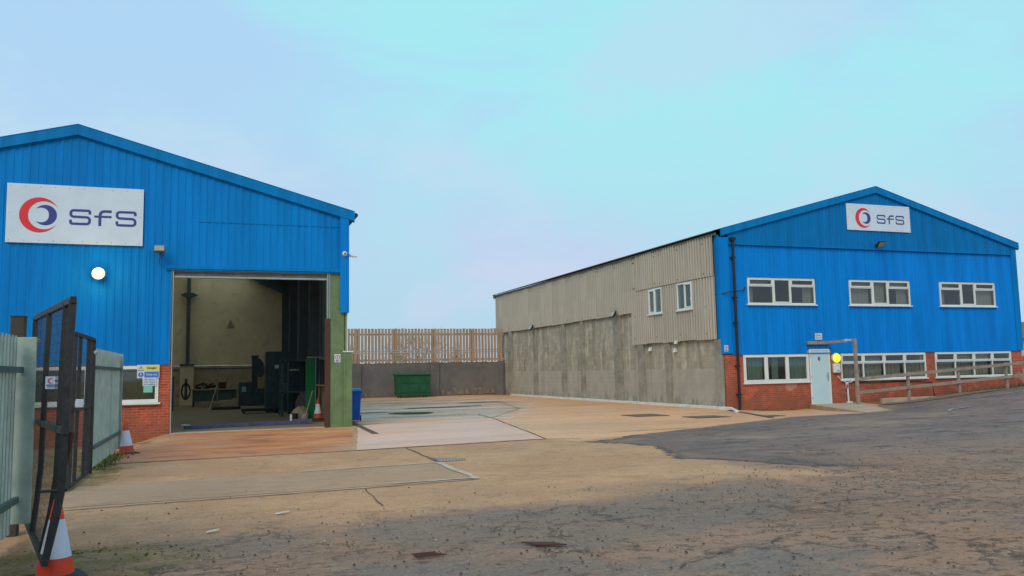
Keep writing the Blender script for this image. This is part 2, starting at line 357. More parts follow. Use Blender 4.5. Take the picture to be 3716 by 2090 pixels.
M['pink_slab'] = slab('washed_pinkish_concrete', (.58, .42, .33), [(4, .54, .7, .4, (.42, .28, .21), (.4, 1.4, 1)), (.45, .4, .7, .6, (.44, .31, .25), (.35, 1, 1)), (1.1, .55, .75, .7, (.36, .22, .15), (.3, 1.3, 1)), (.8, .6, .75, .6, (.62, .52, .47), (.3, 1.4, 1))], (.2, .5))
M['patch'] = slab('bluish_asphalt_patch', (.165, .138, .118), [(.6, .42, .62, .8, (.142, .140, .125), (.6, 1.2, 1)), (2, .52, .66, .7, (.21, .15, .115), (.5, 1.2, 1)), (5, .57, .68, .8, (.065, .05, .042), (.5, 1.5, 1)), (9, .55, .7, .5, (.21, .17, .14), (.5, 1.4, 1))], (.6, .9), .55, .9, .2)
def puddlemat():
    n = N('standing_water'); return n.fin((.16, .13, .10), .06, 0, .6)
M['puddle'] = puddlemat()

# ------------------------------------------------------------------ mesh builder
class MB:
    def __init__(s): s.v = []; s.f = []
    def add(s, vs, fs):
        o = len(s.v); s.v += [tuple(p) for p in vs]; s.f += [tuple(i+o for i in f) for f in fs]; return s
    def box(s, x0, x1, y0, y1, z0, z1):
        x0, x1 = sorted((x0, x1)); y0, y1 = sorted((y0, y1)); z0, z1 = sorted((z0, z1))
        return s.add([(x0,y0,z0),(x1,y0,z0),(x1,y1,z0),(x0,y1,z0),(x0,y0,z1),(x1,y0,z1),(x1,y1,z1),(x0,y1,z1)],
                     [(0,3,2,1),(4,5,6,7),(0,1,5,4),(1,2,6,5),(2,3,7,6),(3,0,4,7)])
    def bar(s, a, b, w, h=None, up=(0,0,1)):
        h = h or w; a = Vector(a); b = Vector(b); d = (b-a).normalized(); u = Vector(up)
        if abs(d.dot(u)) > .98: u = Vector((0,1,0))
        r = d.cross(u).normalized(); u = r.cross(d).normalized()
        P = [e + r*i*w/2 + u*j*h/2 for e in (a, b) for i, j in ((-1,-1),(1,-1),(1,1),(-1,1))]
        return s.add(P, [(3,2,1,0),(4,5,6,7),(0,1,5,4),(1,2,6,5),(2,3,7,6),(3,0,4,7)])
    def tube(s, pts, rad, n=10, caps=True):
        pts = [Vector(p) for p in pts]; rads = rad if isinstance(rad, (list, tuple)) else [rad]*len(pts)
        vs = []
        for i, p in enumerate(pts):
            d = (pts[min(i+1, len(pts)-1)] - pts[max(i-1, 0)]).normalized()
            u = Vector((0,0,1)) if abs(d.z) < .9 else Vector((0,1,0))
            r = d.cross(u).normalized(); u = r.cross(d)
            vs += [p + (r*math.cos(2*PI*k/n) + u*math.sin(2*PI*k/n))*rads[i] for k in range(n)]
        fs = [(i*n+k, i*n+(k+1)%n, (i+1)*n+(k+1)%n, (i+1)*n+k) for i in range(len(pts)-1) for k in range(n)]
        if caps: fs += [tuple(range(n))[::-1], tuple((len(pts)-1)*n+k for k in range(n))]
        return s.add(vs, fs)
    def lathe(s, prof, c=(0,0,0), n=32, axis='z'):
        vs = []; m = len(prof)
        for r_, h in prof:
            for k in range(n):
                a = 2*PI*k/n; x, y = r_*math.cos(a), r_*math.sin(a)
                q = (x, y, h) if axis == 'z' else ((x, -h, y) if axis == '-y' else (-h, x, y))
                vs.append((c[0]+q[0], c[1]+q[1], c[2]+q[2]))
        fs = [(i*n+k, i*n+(k+1)%n, (i+1)*n+(k+1)%n, (i+1)*n+k) for i in range(m-1) for k in range(n)]
        fs += [tuple(range(n))[::-1], tuple((m-1)*n+k for k in range(n))]
        return s.add(vs, fs)
    def prism(s, poly, fn, d0, d1):
        """poly in (u,v); fn(u,v,w)->xyz; extruded from w=d0 to d1"""
        n = len(poly)
        vs = [fn(u, v, d0) for u, v in poly] + [fn(u, v, d1) for u, v in poly]
        fs = [tuple(range(n)), tuple(range(2*n-1, n-1, -1))] + [(i, i+n, (i+1)%n+n, (i+1)%n) for i in range(n)]
        return s.add(vs, fs)
    def build(s, name, mat, parent=None, local=False, bevel=0, smooth=False, xf=None):
        vs = s.v
        if xf: vs = [xf(*v) for v in vs]
        if parent is not None and not local:
            r = parent; off = Vector((0,0,0))
            while r is not None: off += Vector(r.location); r = r.parent
            vs = [(v[0]-off.x, v[1]-off.y, v[2]-off.z) for v in vs]
        me = bpy.data.meshes.new(name); me.from_pydata([tuple(v) for v in vs], [], s.f)
        bm = bmesh.new(); bm.from_mesh(me); bmesh.ops.recalc_face_normals(bm, faces=bm.faces); bm.to_mesh(me); bm.free()
        if smooth:
            for p in me.polygons: p.use_smooth = True
            if hasattr(me, 'set_sharp_from_angle'): me.set_sharp_from_angle(angle=R(40))
        me.materials.append(mat)
        o = bpy.data.objects.new(name, me); C.objects.link(o); o.parent = parent
        if bevel:
            b = o.modifiers.new('edge', 'BEVEL'); b.width = bevel; b.segments = 2; b.limit_method = 'ANGLE'
        return o
def tag(o, label, cat, group=None, kind=None):
    if label: o['label'] = label
    if cat: o['category'] = cat
    if group: o['group'] = group
    if kind: o['kind'] = kind
    return o
def thing(name, label, cat, loc=(0,0,0), rz=0, group=None):
    o = bpy.data.objects.new(name, None); C.objects.link(o); o.location = loc; o.rotation_euler = (0,0,rz); o.empty_display_size = .2
    return tag(o, label, cat, group)
def copy_tree(o, parent=None):
    c = o.copy(); C.objects.link(c); c.parent = parent
    for ch in list(o.children): copy_tree(ch, c)
    return c
# plane maps: (u right, v up, w outwards)
def front(Y): return lambda u, v, w: (u, Y-w, v)
def side(X): return lambda u, v, w: (X-w, -u, v)         # a wall facing -X, u = -Y

def text(s, size, fn, u, v, w, mat, name, parent, align='CENTER', ex=.002, sx=1.0, bold=0.0):
    cu = bpy.data.curves.new('t', 'FONT'); cu.body = s; cu.size = size; cu.extrude = ex; cu.align_x = align; cu.align_y = 'CENTER'
    cu.resolution_u = 3; cu.offset = bold
    o = bpy.data.objects.new('t', cu); C.objects.link(o)
    dg = bpy.context.evaluated_depsgraph_get(); me = bpy.data.meshes.new_from_object(o.evaluated_get(dg))
    mb = MB(); mb.add([fn(u+p.co.x*sx, v+p.co.y, w+p.co.z) for p in me.vertices], [tuple(p.vertices) for p in me.polygons])
    bpy.data.objects.remove(o); bpy.data.meshes.remove(me); bpy.data.curves.remove(cu)
    return mb.build(name, mat, parent)

# profiled sheet with holes, in (u,v,w)
def sheet(us, vlo, vhi, holes, wf):
    mb = MB()
    for a, b in zip(us[:-1], us[1:]):
        if b-a < 1e-5: continue
        m = (a+b)/2
        cuts = sorted([(h[2], h[3]) for h in holes if h[0] < m < h[1]])
        lo_a, lo_b, hi_a, hi_b = vlo(a), vlo(b), vhi(a), vhi(b)
        cur = (lo_a, lo_b); segs = []
        for c0, c1 in cuts:
            if c0 > max(cur): segs.append((cur, (c0, c0)))
            cur = (c1, c1) if c1 > min(cur) else cur
        if min(hi_a, hi_b) > max(cur) - 1e-4: segs.append((cur, (hi_a, hi_b)))
        for (l0, l1), (h0, h1) in segs:
            mb.add([(a, l0, wf(a)), (b, l1, wf(b)), (b, h1, wf(b)), (a, h0, wf(a))], [(0, 1, 2, 3)])
    return mb
def trap_profile(x0, x1, pitch, depth, extra=()):
    pts = []; k = 0; x = x0
    frac = (.0, .44, .54, .90)            # wide pan, slope, crown, slope
    while x < x1:
        for f in frac: pts.append(x + f*pitch)
        x += pitch
    pts = [p for p in pts if x0 <= p <= x1] + [x0, x1] + list(extra)
    pts = sorted(set(round(p, 4) for p in pts))
    def wf(u):
        t = ((u-x0) % pitch)/pitch
        if t < .44: return 0.0
        if t < .54: return depth*(t-.44)/.10
        if t < .90: return depth
        return depth*(1-(t-.90)/.10)
    return pts, wf
def sine_profile(x0, x1, pitch, depth, extra=(), step=6):
    n = int((x1-x0)/pitch*step)
    pts = sorted(set([round(x0+(x1-x0)*i/n, 4) for i in range(n+1)] + [round(e, 4) for e in extra]))
    return pts, (lambda u: depth*(.5+.5*math.cos(2*PI*u/pitch)))
def frange(a, b, s):
    n = max(1, int(round((b-a)/s))); return [a+(b-a)*i/n for i in range(n+1)]
def weld(o, d=.0005):
    bm = bmesh.new(); bm.from_mesh(o.data); bmesh.ops.remove_doubles(bm, verts=bm.verts, dist=d); bm.to_mesh(o.data); bm.free(); return o

# ------------------------------------------------------------------ ground pieces
def grid_axis(lo, hi, dense_lo, dense_hi, d, fine):
    a = sorted(set([lo, (lo+dense_lo*3)/4, dense_lo-20, dense_lo-6] + (frange(dense_lo, dense_hi, d) + frange(*fine)) + [dense_hi+6, dense_hi+25, dense_hi+100, hi]))
    return a
YARD_POLY = [(3.9, 26.6), (8.75, 26.9), (7.25, 18.1), (7.6, 17.2), (10, 18.2), (13, 19.6), (17, 21.6), (20, 22.0), (23.5, 23.5), (25.4, 27.9), (18.6, 27.9), (18.5, 54.2), (3.9, 54.2)]
FAR_POLY = [(3.95, 29.4), (9.1, 27.1), (12.5, 33), (14.5, 40), (15, 47), (9, 49), (3.95, 48)]
ASPHALT_POLY = [(7.7, 16.85), (8.6, 17.2), (9.6, 18.0), (11.8, 18.9), (13.2, 19.8), (15.2, 20.4), (17.2, 21.2), (20.1, 21.9), (22.0, 22.7), (23.6, 25.3), (25.4, 26.6), (36.5, 26.9), (60, 26), (60, 6), (17, 8.2), (14, 9.5), (11.8, 9.9), (10.4, 10.3), (8.9, 10.9), (8.6, 11.5), (8.1, 12.6), (7.6, 12.9), (8.1, 14.1), (8.4, 15.1), (8.3, 15.9), (7.9, 16.5)]
PATCH_POLYS = [[(1.1, 8.6), (1.9, 9.15), (3.1, 9.35), (4.4, 9.15), (5.6, 9.7), (7.2, 10.2), (7.4, 9.2), (6.3, 8.3), (5.2, 7.4), (4.0, 6.9), (2.8, 7.0), (1.9, 7.6)],
               [(-.55, 8.75), (.1, 9.0), (.9, 8.95), (1.0, 8.4), (.5, 7.7), (.0, 7.9), (-.2, 8.3)],
               [(1.0, 7.3), (2.2, 7.0), (3.6, 6.2), (4.6, 6.6), (5.3, 6.1), (4.3, 4.4), (2.0, 4.2), (.6, 5.5)]]
def sdf(x, y, poly):
    ins = False; d = 1e9; n = len(poly)
    for i in range(n):
        ax, ay = poly[i]; bx, by = poly[(i+1) % n]
        if (ay > y) != (by > y) and x < (bx-ax)*(y-ay)/(by-ay)+ax: ins = not ins
        ex, ey = bx-ax, by-ay; t = max(0, min(1, ((x-ax)*ex+(y-ay)*ey)/(ex*ex+ey*ey)))
        d = min(d, math.hypot(x-ax-t*ex, y-ay-t*ey))
    return d if ins else -d
def make_ground():
    xs = grid_axis(-700, 700, -14, 48, .5, (-3, 12, .125)); ys = grid_axis(-400, 900, -4, 60, .5, (4, 19, .125))
    mb = MB(); nx = len(xs)
    # the workshop interior has its own floor, so the yard surface simply runs beneath it
    vs = [(x, y, tz(x, y) - (.03 if (-11.4 < x < 3.4 and 26.2 < y < 50) else 0)) for y in ys for x in xs]
    fs = [(j*nx+i, j*nx+i+1, (j+1)*nx+i+1, (j+1)*nx+i) for j in range(len(ys)-1) for i in range(nx-1)]
    mb.add(vs, fs); o = mb.build('ground', M['ground'], smooth=True)
    for nm, polys in (('yard_edge', [YARD_POLY]), ('far_edge', [FAR_POLY]), ('asphalt_edge', [ASPHALT_POLY]), ('patch_edge', PATCH_POLYS)):
        at = o.data.attributes.new(nm, 'FLOAT', 'POINT')
        at.data.foreach_set('value', [max(sdf(v.co.x, v.co.y, p) for p in polys) for v in o.data.vertices])
    return tag(o, None, None, None, 'structure')
make_ground()
def ragged(pts, amp, step=.25, seed=0, closed=True):
    out = []
    n = len(pts)
    for i in range(n if closed else n-1):
        a = Vector(pts[i]); b = Vector(pts[(i+1) % n]); L = (b-a).length; k = max(1, int(L/step)); d = (b-a)/max(L, 1e-6); nn = Vector((-d.y, d.x))
        for j in range(k):
            p = a + (b-a)*j/k
            q = mnoise.fractal(Vector((p.x*1.4+seed, p.y*1.4, seed)), .8, 2.2, 5)
            out.append(tuple(p + nn*q*amp))
    return out
def floor_sheet(name, pts, lift, mat, amp=0, cell=1.0, seed=0, step=.25, kind='structure'):
    if amp: pts = ragged(pts, amp, step, seed)
    bm = bmesh.new(); f = bm.faces.new([bm.verts.new((p[0], p[1], 0)) for p in pts])
    bmesh.ops.triangulate(bm, faces=bm.faces[:])
    x0 = min(p[0] for p in pts); x1 = max(p[0] for p in pts); y0 = min(p[1] for p in pts); y1 = max(p[1] for p in pts)
    for ax, lo, hi in ((0, x0, x1), (1, y0, y1)):
        k = math.floor(lo/cell)*cell + cell
        while k < hi:
            co = (k, 0, 0) if ax == 0 else (0, k, 0); no = (1, 0, 0) if ax == 0 else (0, 1, 0)
            bmesh.ops.bisect_plane(bm, geom=bm.verts[:]+bm.edges[:]+bm.faces[:], plane_co=co, plane_no=no, dist=1e-5); k += cell
    for v in bm.verts: v.co.z = tz(v.co.x, v.co.y) + lift
    bmesh.ops.recalc_face_normals(bm, faces=bm.faces)
    me = bpy.data.meshes.new(name); bm.to_mesh(me); bm.free()
    if me.polygons and me.polygons[0].normal.z < 0: me.flip_normals()
    me.materials.append(mat); o = bpy.data.objects.new(name, me); C.objects.link(o)
    if kind: o['kind'] = kind
    return o
def strip(name, pts, w, lift, mat, amp=.02, seed=3):
    """a thin line (joint, painted mark) along a polyline"""
    c = ragged(pts, amp, .2, seed, closed=False) + [pts[-1]]
    L = []; Rr = []
    for i, p in enumerate(c):
        a = Vector(c[max(0, i-1)]); b = Vector(c[min(len(c)-1, i+1)]); d = (b-a).normalized(); nn = Vector((-d.y, d.x))
        ww = w*(.7 + .6*random.random())/2 if amp else w/2
        L.append(tuple(Vector(p)+nn*ww)); Rr.append(tuple(Vector(p)-nn*ww))
    mb = MB()
    mb.add([(p[0], p[1], tz(*p)+lift) for p in L] + [(p[0], p[1], tz(*p)+lift) for p in Rr], [(i, i+1, i+1+len(L), i+len(L)) for i in range(len(L)-1)])
    o = mb.build(name, mat); o['kind'] = 'structure'
    if o.data.polygons[0].normal.z < 0: o.data.flip_normals()
    return o
YL = 25.5; YR = 27.79; XR = 18.68
floor_sheet('concrete_slab', [(-2.3, 17.3), (2.6, 17.55), (3.9, 25.4), (-2.9, 25.4)], .004, M['orange_slab'], .04, 1, 1)
floor_sheet('concrete_slab', [(2.75, 17.55), (7.19, 18.05), (8.78, 26.8), (5.3, 26.5), (4.05, 25.6)], .007, M['pink_slab'], .03, 1, 2)
floor_sheet('concrete_slab', [(-1.95, 11.75), (3.69, 11.98), (3.73, 14.34), (-1.95, 13.9)], .004, slab('grey_tan_slab', (.30, .235, .160), [(.6, .4, .7, .7, (.35, .275, .19), (1, 1, 1)), (3, .5, .7, .5, (.23, .17, .12), (.6, 1.3, 1))], (.55, .85), .4, .4), .015, 1, 3)
strip('slab_joint', [(-1.9, 11.55), (0, 11.68), (1.96, 11.76), (3.69, 11.96)], .045, .012, M['lightcon'], .03)
strip('slab_joint', [(-1.9, 11.50), (0, 11.63), (1.96, 11.71), (3.6, 11.90)], .014, .016, M['filler'], .03)
strip('slab_joint', [(3.66, 11.96), (3.70, 14.4)], .11, .013, M['lightcon'], .05)
strip('slab_joint', [(1.3, 14.2), (3.7, 14.42)], .05, .012, M['lightcon'], .04)
strip('slab_joint', [(2.4, 12.03), (3.69, 12.05)], .10, .0135, M['lightcon'], .04)
strip('slab_joint', [(3.73, 14.3), (3.74, 15.4), (3.80, 17.5)], .035, .012, M['filler'], .04)
strip('slab_joint', [(1.96, 11.7), (1.93, 10.9), (1.9, 10.1)], .018, .012, M['filler'], .05)
strip('slab_joint', [(-2.2, 17.25), (2.7, 17.5), (7.2, 18.02), (7.9, 17.6)], .05, .014, M['filler'], .03)
strip('slab_joint', [(7.2, 18.05), (8.8, 26.9), (9.1, 29.5)], .045, .014, M['filler'], .02)
strip('slab_joint', [(4.3, 26.2), (8.7, 27.0)], .05, .016, simple('yellow_brown_line', (.34, .22, .07), .7, 0, .3, 5), .03)
strip('slab_joint', [(8.8, 27.0), (12, 33), (13.5, 40)], .03, .012, M['filler'], .03)
for i, pl in enumerate([[(3.5, 5.9), (4.2, 6.3), (5.2, 6.6)], [(6.1, 7.9), (7.0, 8.1), (7.8, 8.05)], [(-1.6, 8.75), (-.9, 8.8), (-.4, 8.75)], [(11, 16.6), (13, 17.6), (15, 17.9)], [(13.5, 14.6), (15, 14.9), (16, 14.8)]]):
    strip('surface_crack', pl, .018, .019, M['filler'], .16, 50+i)
# parking bay ticks
for a, b, c in (((22.2, 20.6), (23.1, 21.3), (24.2, 21.55)), ((28.3, 24.4), (29.4, 24.4), (31.3, 25.0)), ((30.3, 26.2), (31.6, 26.35), (31.7, 26.35)), ((27.6, 20.9), (29.6, 21.8), (29.9, 21.9))):
    strip('parking_mark', [a, b], .10, .020, M['roadpaint'], 0); strip('parking_mark', [b, c], .10, .0205, M['roadpaint'], 0)
# puddles
def blob(cx, cy, rx, ry, ang=0, n=26, seed=0, k=.3):
    return [(cx + math.cos(ang)*rx*r_*math.cos(t) - math.sin(ang)*ry*r_*math.sin(t), cy + math.sin(ang)*rx*r_*math.cos(t) + math.cos(ang)*ry*r_*math.sin(t))
            for t, r_ in ((2*PI*i/n, 1+k*mnoise.noise(Vector((math.cos(2*PI*i/n)*1.6+seed, math.sin(2*PI*i/n)*1.6, seed)))) for i in range(n))]
floor_sheet('puddle', [(3.76, 15.3), (4.3, 14.85), (4.25, 14.6), (3.95, 14.5), (3.72, 14.55), (3.68, 14.9)], .008, M['puddle'], .03, 1, 3, .1)
floor_sheet('puddle', blob(7.2, 32.1, 1.0, .75, -.5, seed=4), .016, M['puddle'])
floor_sheet('puddle', blob(9.5, 36.5, 1.9, .35, .1, seed=8), .016, M['puddle'])
floor_sheet('puddle', blob(12.6, 41.0, 1.2, .35, .1, seed=2), .016, M['puddle'])
floor_sheet('puddle', blob(5.6, 33.6, 1.1, .25, .1, seed=12), .016, M['puddle'])

# white kerb strip along the block wall, drainage channels, covers
kb = MB(); kb.box(18.50, XR-.005, 27.4, 52.6, -.12, .035); kb.bar((18.55, 27.3, .01), (17.2, 24.9, .006), .14, .05)
o = kb.build('kerb', M['kerb'], bevel=.01); o['kind'] = 'structure'
def channel(name, a, b, label):
    t = thing(name, label, 'drain', (a[0], a[1], tz(*a)))
    mb = MB(); mb.bar((a[0], a[1], tz(*a)+.008), (b[0], b[1], tz(*b)+.008), .16, .03)
    d = Vector(b)-Vector(a); n = int(d.length/.25); e = mb; dn = d.normalized(); nn = Vector((-dn.y, dn.x))
    for i in range(n):
        p = Vector(a)+d*(i+.5)/n; e.bar((p.x-nn.x*.06, p.y-nn.y*.06, tz(*p)+.026), (p.x+nn.x*.06, p.y+nn.y*.06, tz(*p)+.026), .03, .008)
    e.build('grating', M['plug'], t)
channel('drain_channel', (4.14, 27.3), (3.93, 21.9), 'narrow drainage channel running out beside the green column of the left workshop')
channel('drain_channel', (17.75, 26.2), (16.0, 21.4), 'dark drainage channel crossing the concrete from the black downpipe')
for (x0, x1, y0, y1, lb) in ((14.1, 15.3, 22.5, 23.5, 'dark square manhole cover nearest the pale strip by the grey wall'), (16.3, 16.9, 21.9, 22.4, 'small dark manhole cover right of the drainage channel near the office'), (13.0, 14.2, 24.4, 25.6, 'brown manhole cover furthest left on the orange concrete')):
    t = thing('manhole_cover', lb, 'manhole cover', ((x0+x1)/2, (y0+y1)/2, tz(x0, y0)), 0, 'manhole covers in the concrete yard')
    MB().box(x0, x1, y0, y1, -.02, .018).build('frame', M['plug'], t)
    MB().box(x0+.06, x1-.06, y0+.06, y1-.06, -.01, .022).build('lid', M['filler'], t)

# ------------------------------------------------------------------ windows
def window(parent, fn, u0, u1, v0, v1, cols, bar=.055, label=None, blinds=(), sillw=.07, greenish=False):
    """cols: list of (width share, transom share or 0, opening bool)"""
    fr = MB(); T = .012
    def rect(a, b, c, d, w0, w1): fr.prism([(a, c), (b, c), (b, d), (a, d)], fn, w0, w1)
    rect(u0, u1, v0, v0+bar, -.05, .02); rect(u0, u1, v1-bar, v1, -.05, .02)
    rect(u0, u0+bar, v0+bar, v1-bar, -.05, .02); rect(u1-bar, u1, v0+bar, v1-bar, -.05, .02)
    tot = sum(c[0] for c in cols); W = (u1-u0-2*bar); x = u0+bar; panes = []
    for i, (s, tr, op) in enumerate(cols):
        w = W*s/tot; a, b = x, x+w
        if i: rect(a-bar*.45, a+bar*.45, v0+bar, v1-bar, -.048, .018)
        aa = a + (bar*.45 if i else 0); bb = b - (bar*.45 if i < len(cols)-1 else 0)
        if tr:
            vt = v1-bar-(v1-v0-2*bar)*tr
            rect(aa, bb, vt-bar*.45, vt+bar*.45, -.047, .017)
            panes += [(aa, bb, v0+bar, vt-bar*.45, op == 2), (aa, bb, vt+bar*.45, v1-bar, True)]
        else: panes.append((aa, bb, v0+bar, v1-bar, op))
        x = b
    win = fr.build('window', M['white_upvc'], parent, bevel=.004)
    if label: win['label'] = label
    for i, (a, b, c, d, op) in enumerate(panes):
        k = 0
        if op:
            k = .05; sa = MB()
            for q in ((a, b, c, c+k), (a, b, d-k, d), (a, a+k, c+k, d-k), (b-k, b, c+k, d-k)):
                sa.prism([(q[0], q[2]), (q[1], q[2]), (q[1], q[3]), (q[0], q[3])], fn, -.03, .032)
            sa.build('sash', M['white_upvc'], win, bevel=.004)
        g = MB(); g.prism([(a+k, c+k), (b-k, c+k), (b-k, d-k), (a+k, d-k)], fn, -.022, -.014); g.build('pane', M['glass'], win)
        if i in blinds:
            bl = MB(); f0, f1 = blinds[i]; n = 9; A = a+k+(b-a-2*k)*f0; B = a+k+(b-a-2*k)*f1
            for j in range(n):
                p = A+(B-A)*j/n; bl.prism([(p, c+k), (p+(B-A)/n*.96, c+k), (p+(B-A)/n*.96, d-k), (p, d-k)], fn, -.16-.012*(j % 2), -.155-.012*(j % 2))
            bl.build('blind', M['greenblind'] if greenish else M['blind'], win)
    si = MB(); si.prism([(u0-.06, v0-.055), (u1+.06, v0-.055), (u1+.06, v0-.003), (u0-.06, v0-.003)], fn, -.05, sillw)
    si.build('sill', M['white_upvc'], win, bevel=.006)
    return win

# ------------------------------------------------------------------ sign pieces
def ribbon(pts, w, rc=.0):
    """offset polygon of a polyline with flat ends; w = width or per-segment (wh, wv)"""
    P = [Vector(p) for p in pts]; n = len(P); L = []; Rr = []
    for i, p in enumerate(P):
        d0 = (P[i]-P[i-1]).normalized() if i else (P[1]-P[0]).normalized()
        d1 = (P[i+1]-P[i]).normalized() if i < n-1 else d0
        t = (d0+d1).normalized(); nn = Vector((-t.y, t.x)); k = 1/max(.5, nn.dot(Vector((-d0.y, d0.x))))
        L.append(p+nn*w/2*k); Rr.append(p-nn*w/2*k)
    return L, Rr
def rounded(pts, r, n=6):
    out = [Vector(pts[0])]
    for i in range(1, len(pts)-1):
        a, b, c = Vector(pts[i-1]), Vector(pts[i]), Vector(pts[i+1])
        d0 = (a-b).normalized(); d1 = (c-b).normalized(); rr = min(r, (a-b).length*.49, (c-b).length*.49)
        p0, p1 = b+d0*rr, b+d1*rr
        for k in range(n+1):
            t = k/n; out.append(p0*(1-t)**2 + b*2*t*(1-t) + p1*t*t)
    out.append(Vector(pts[-1])); return out
def stroke(mb, fn, pts, w, r, w0, w1, ou=0, ov=0, s=1):
    L, Rr = ribbon(rounded(pts, r), w)
    for i in range(len(L)-1):
        q = [L[i], L[i+1], Rr[i+1], Rr[i]]
        mb.add([fn(ou+p.x*s, ov+p.y*s, w0) for p in q] + [fn(ou+p.x*s, ov+p.y*s, w1) for p in q], [(0,1,2,3),(7,6,5,4)])
    n = len(L)
    for ring in (L, Rr):
        for i in range(n-1):
            mb.add([fn(ou+ring[j].x*s, ov+ring[j].y*s, w) for j in (i, i+1) for w in (w0, w1)], [(0, 1, 3, 2)])
def crescent(mb, fn, cu, cv, r, a0, a1, tmax, pw, w0, w1, sx=1):
    n = 40; out = []; inn = []
    for i in range(n+1):
        t = i/n; a = a0+(a1-a0)*t; th = tmax*(math.sin(PI*t)**pw)
        out.append((cu+math.cos(a)*r*sx, cv+math.sin(a)*r)); inn.append((cu+math.cos(a)*(r-th)*sx, cv+math.sin(a)*(r-th)))
    for i in range(n):
        q = [out[i], out[i+1], inn[i+1], inn[i]]
        mb.add([fn(p[0], p[1], w0) for p in q] + [fn(p[0], p[1], w1) for p in q], [(0,1,2,3),(7,6,5,4),(0,4,5,1),(2,6,7,3)])
def company_sign(label, fn, u0, u1, v0, v1, w, loc, txt, s=1.0, de=0.0, dl=0.0):
    t = thing('company_sign', label, 'sign', loc, 0)
    W = u1-u0; H = v1-v0
    b = MB(); b.prism([(u0, v0), (u1, v0), (u1, v1), (u0, v1)], fn, w, w+.025); b.build('board', M['white_sign'], t, bevel=.004)
    vv = v0 + H*.49; q = w+.026
    m = MB(); crescent(m, fn, u0+.80*s+de, vv-.02*s, .49*s, R(25), R(329), .215*s, 1.2, q, q+.004); m.build('emblem_crescent', M['red_logo'], t)
    m = MB(); crescent(m, fn, u0+.945*s+de, vv-.02*s, .285*s, R(142), R(-142), .20*s, 1.0, q, q+.004, 1.0); m.build('emblem_crescent', M['navy'], t)
    S = [(.93, .66), (.93, .78), (.80, .93), (.20, .93), (.07, .80), (.07, .62), (.20, .52), (.80, .50), (.93, .38), (.93, .20), (.80, .07), (.20, .07), (.07, .18), (.07, .34)]
    def Sl(ox, wd, h, oy):
        m = MB(); pts = [(p[0]*wd, p[1]*h) for p in S]
        pts = [(wd*.93, h*.70), (wd*.93, h*.93), (wd*.07, h*.93), (wd*.07, h*.52), (wd*.93, h*.50), (wd*.93, h*.07), (wd*.07, h*.07), (wd*.07, h*.32)]
        stroke(m, fn, pts, .068*s, .12*s, q, q+.004, ox, oy); return m
    hh = .44*s; oy = vv-.26*s
    Sl(u0+1.53*s+dl, .555*s, hh, oy).build('letter', M[txt], t)
    m = MB(); fx = u0+2.16*s+dl
    stroke(m, fn, [(.145*s, -.01*s), (.145*s, .41*s), (.44*s, .41*s)], .075*s, .13*s, q, q+.004, fx, oy)
    stroke(m, fn, [(0, .255*s), (.44*s, .255*s)], .06*s, 0, q, q+.0045, fx, oy); m.build('letter', M[txt], t)
    Sl(u0+2.70*s+dl, .55*s, hh, oy).build('letter', M[txt], t)
    n = 9
    for i in range(n+1):
        uu = u0+.08*s+(W-.16*s)*i/n
        for v in (v0+.07*s, v1-.07*s): MB().prism([(uu+.014*math.cos(k*PI/3), v+.014*math.sin(k*PI/3)) for k in range(6)], fn, q, q+.006).build('fixing_screw', M['silver'], t)
    for v in (v0+H*.5,):
        for uu in (u0+.08*s, u1-.08*s): MB().prism([(uu+.014*math.cos(k*PI/3), v+.014*math.sin(k*PI/3)) for k in range(6)], fn, q, q+.006).build('fixing_screw', M['silver'], t)
    return t
def marks(fn, u0, u1, v, h, w, mat, parent):
    m = MB(); u = u0; k = 0          # a line of print too small to read
    while u < u1-1e-4:
        ww = min(u1-u, h*(.7+.5*((k*7) % 5)/5)); m.prism([(u, v-h/2), (u+ww*.8, v-h/2), (u+ww*.8, v+h/2*(.6 if k % 3 else 1)), (u, v+h/2*(.6 if k % 3 else 1))], fn, w, w+.0015); u += ww; k += 1
    return m.build('small_print', mat, parent)
def plate(name, label, cat, fn, u0, u1, v0, v1, w, loc, mat='paper', th=.006, group=None):
    t = thing(name, label, cat, loc, 0, group)
    MB().prism([(u0, v0), (u1, v0), (u1, v1), (u0, v1)], fn, w, w+th).build('board', M[mat], t, bevel=.002)
    return t
def ring(mb, fn, cu, cv, ro, ri, w0, w1, n=28):
    for i in range(n):
        a, b = 2*PI*i/n, 2*PI*(i+1)/n
        q = [(cu+ro*math.cos(a), cv+ro*math.sin(a)), (cu+ro*math.cos(b), cv+ro*math.sin(b)), (cu+ri*math.cos(b), cv+ri*math.sin(b)), (cu+ri*math.cos(a), cv+ri*math.sin(a))]
        mb.prism(q, fn, w0, w1)
def disc(mb, fn, cu, cv, r, w0, w1, n=28): mb.prism([(cu+r*math.cos(2*PI*i/n), cv+r*math.sin(2*PI*i/n)) for i in range(n)], fn, w0, w1)

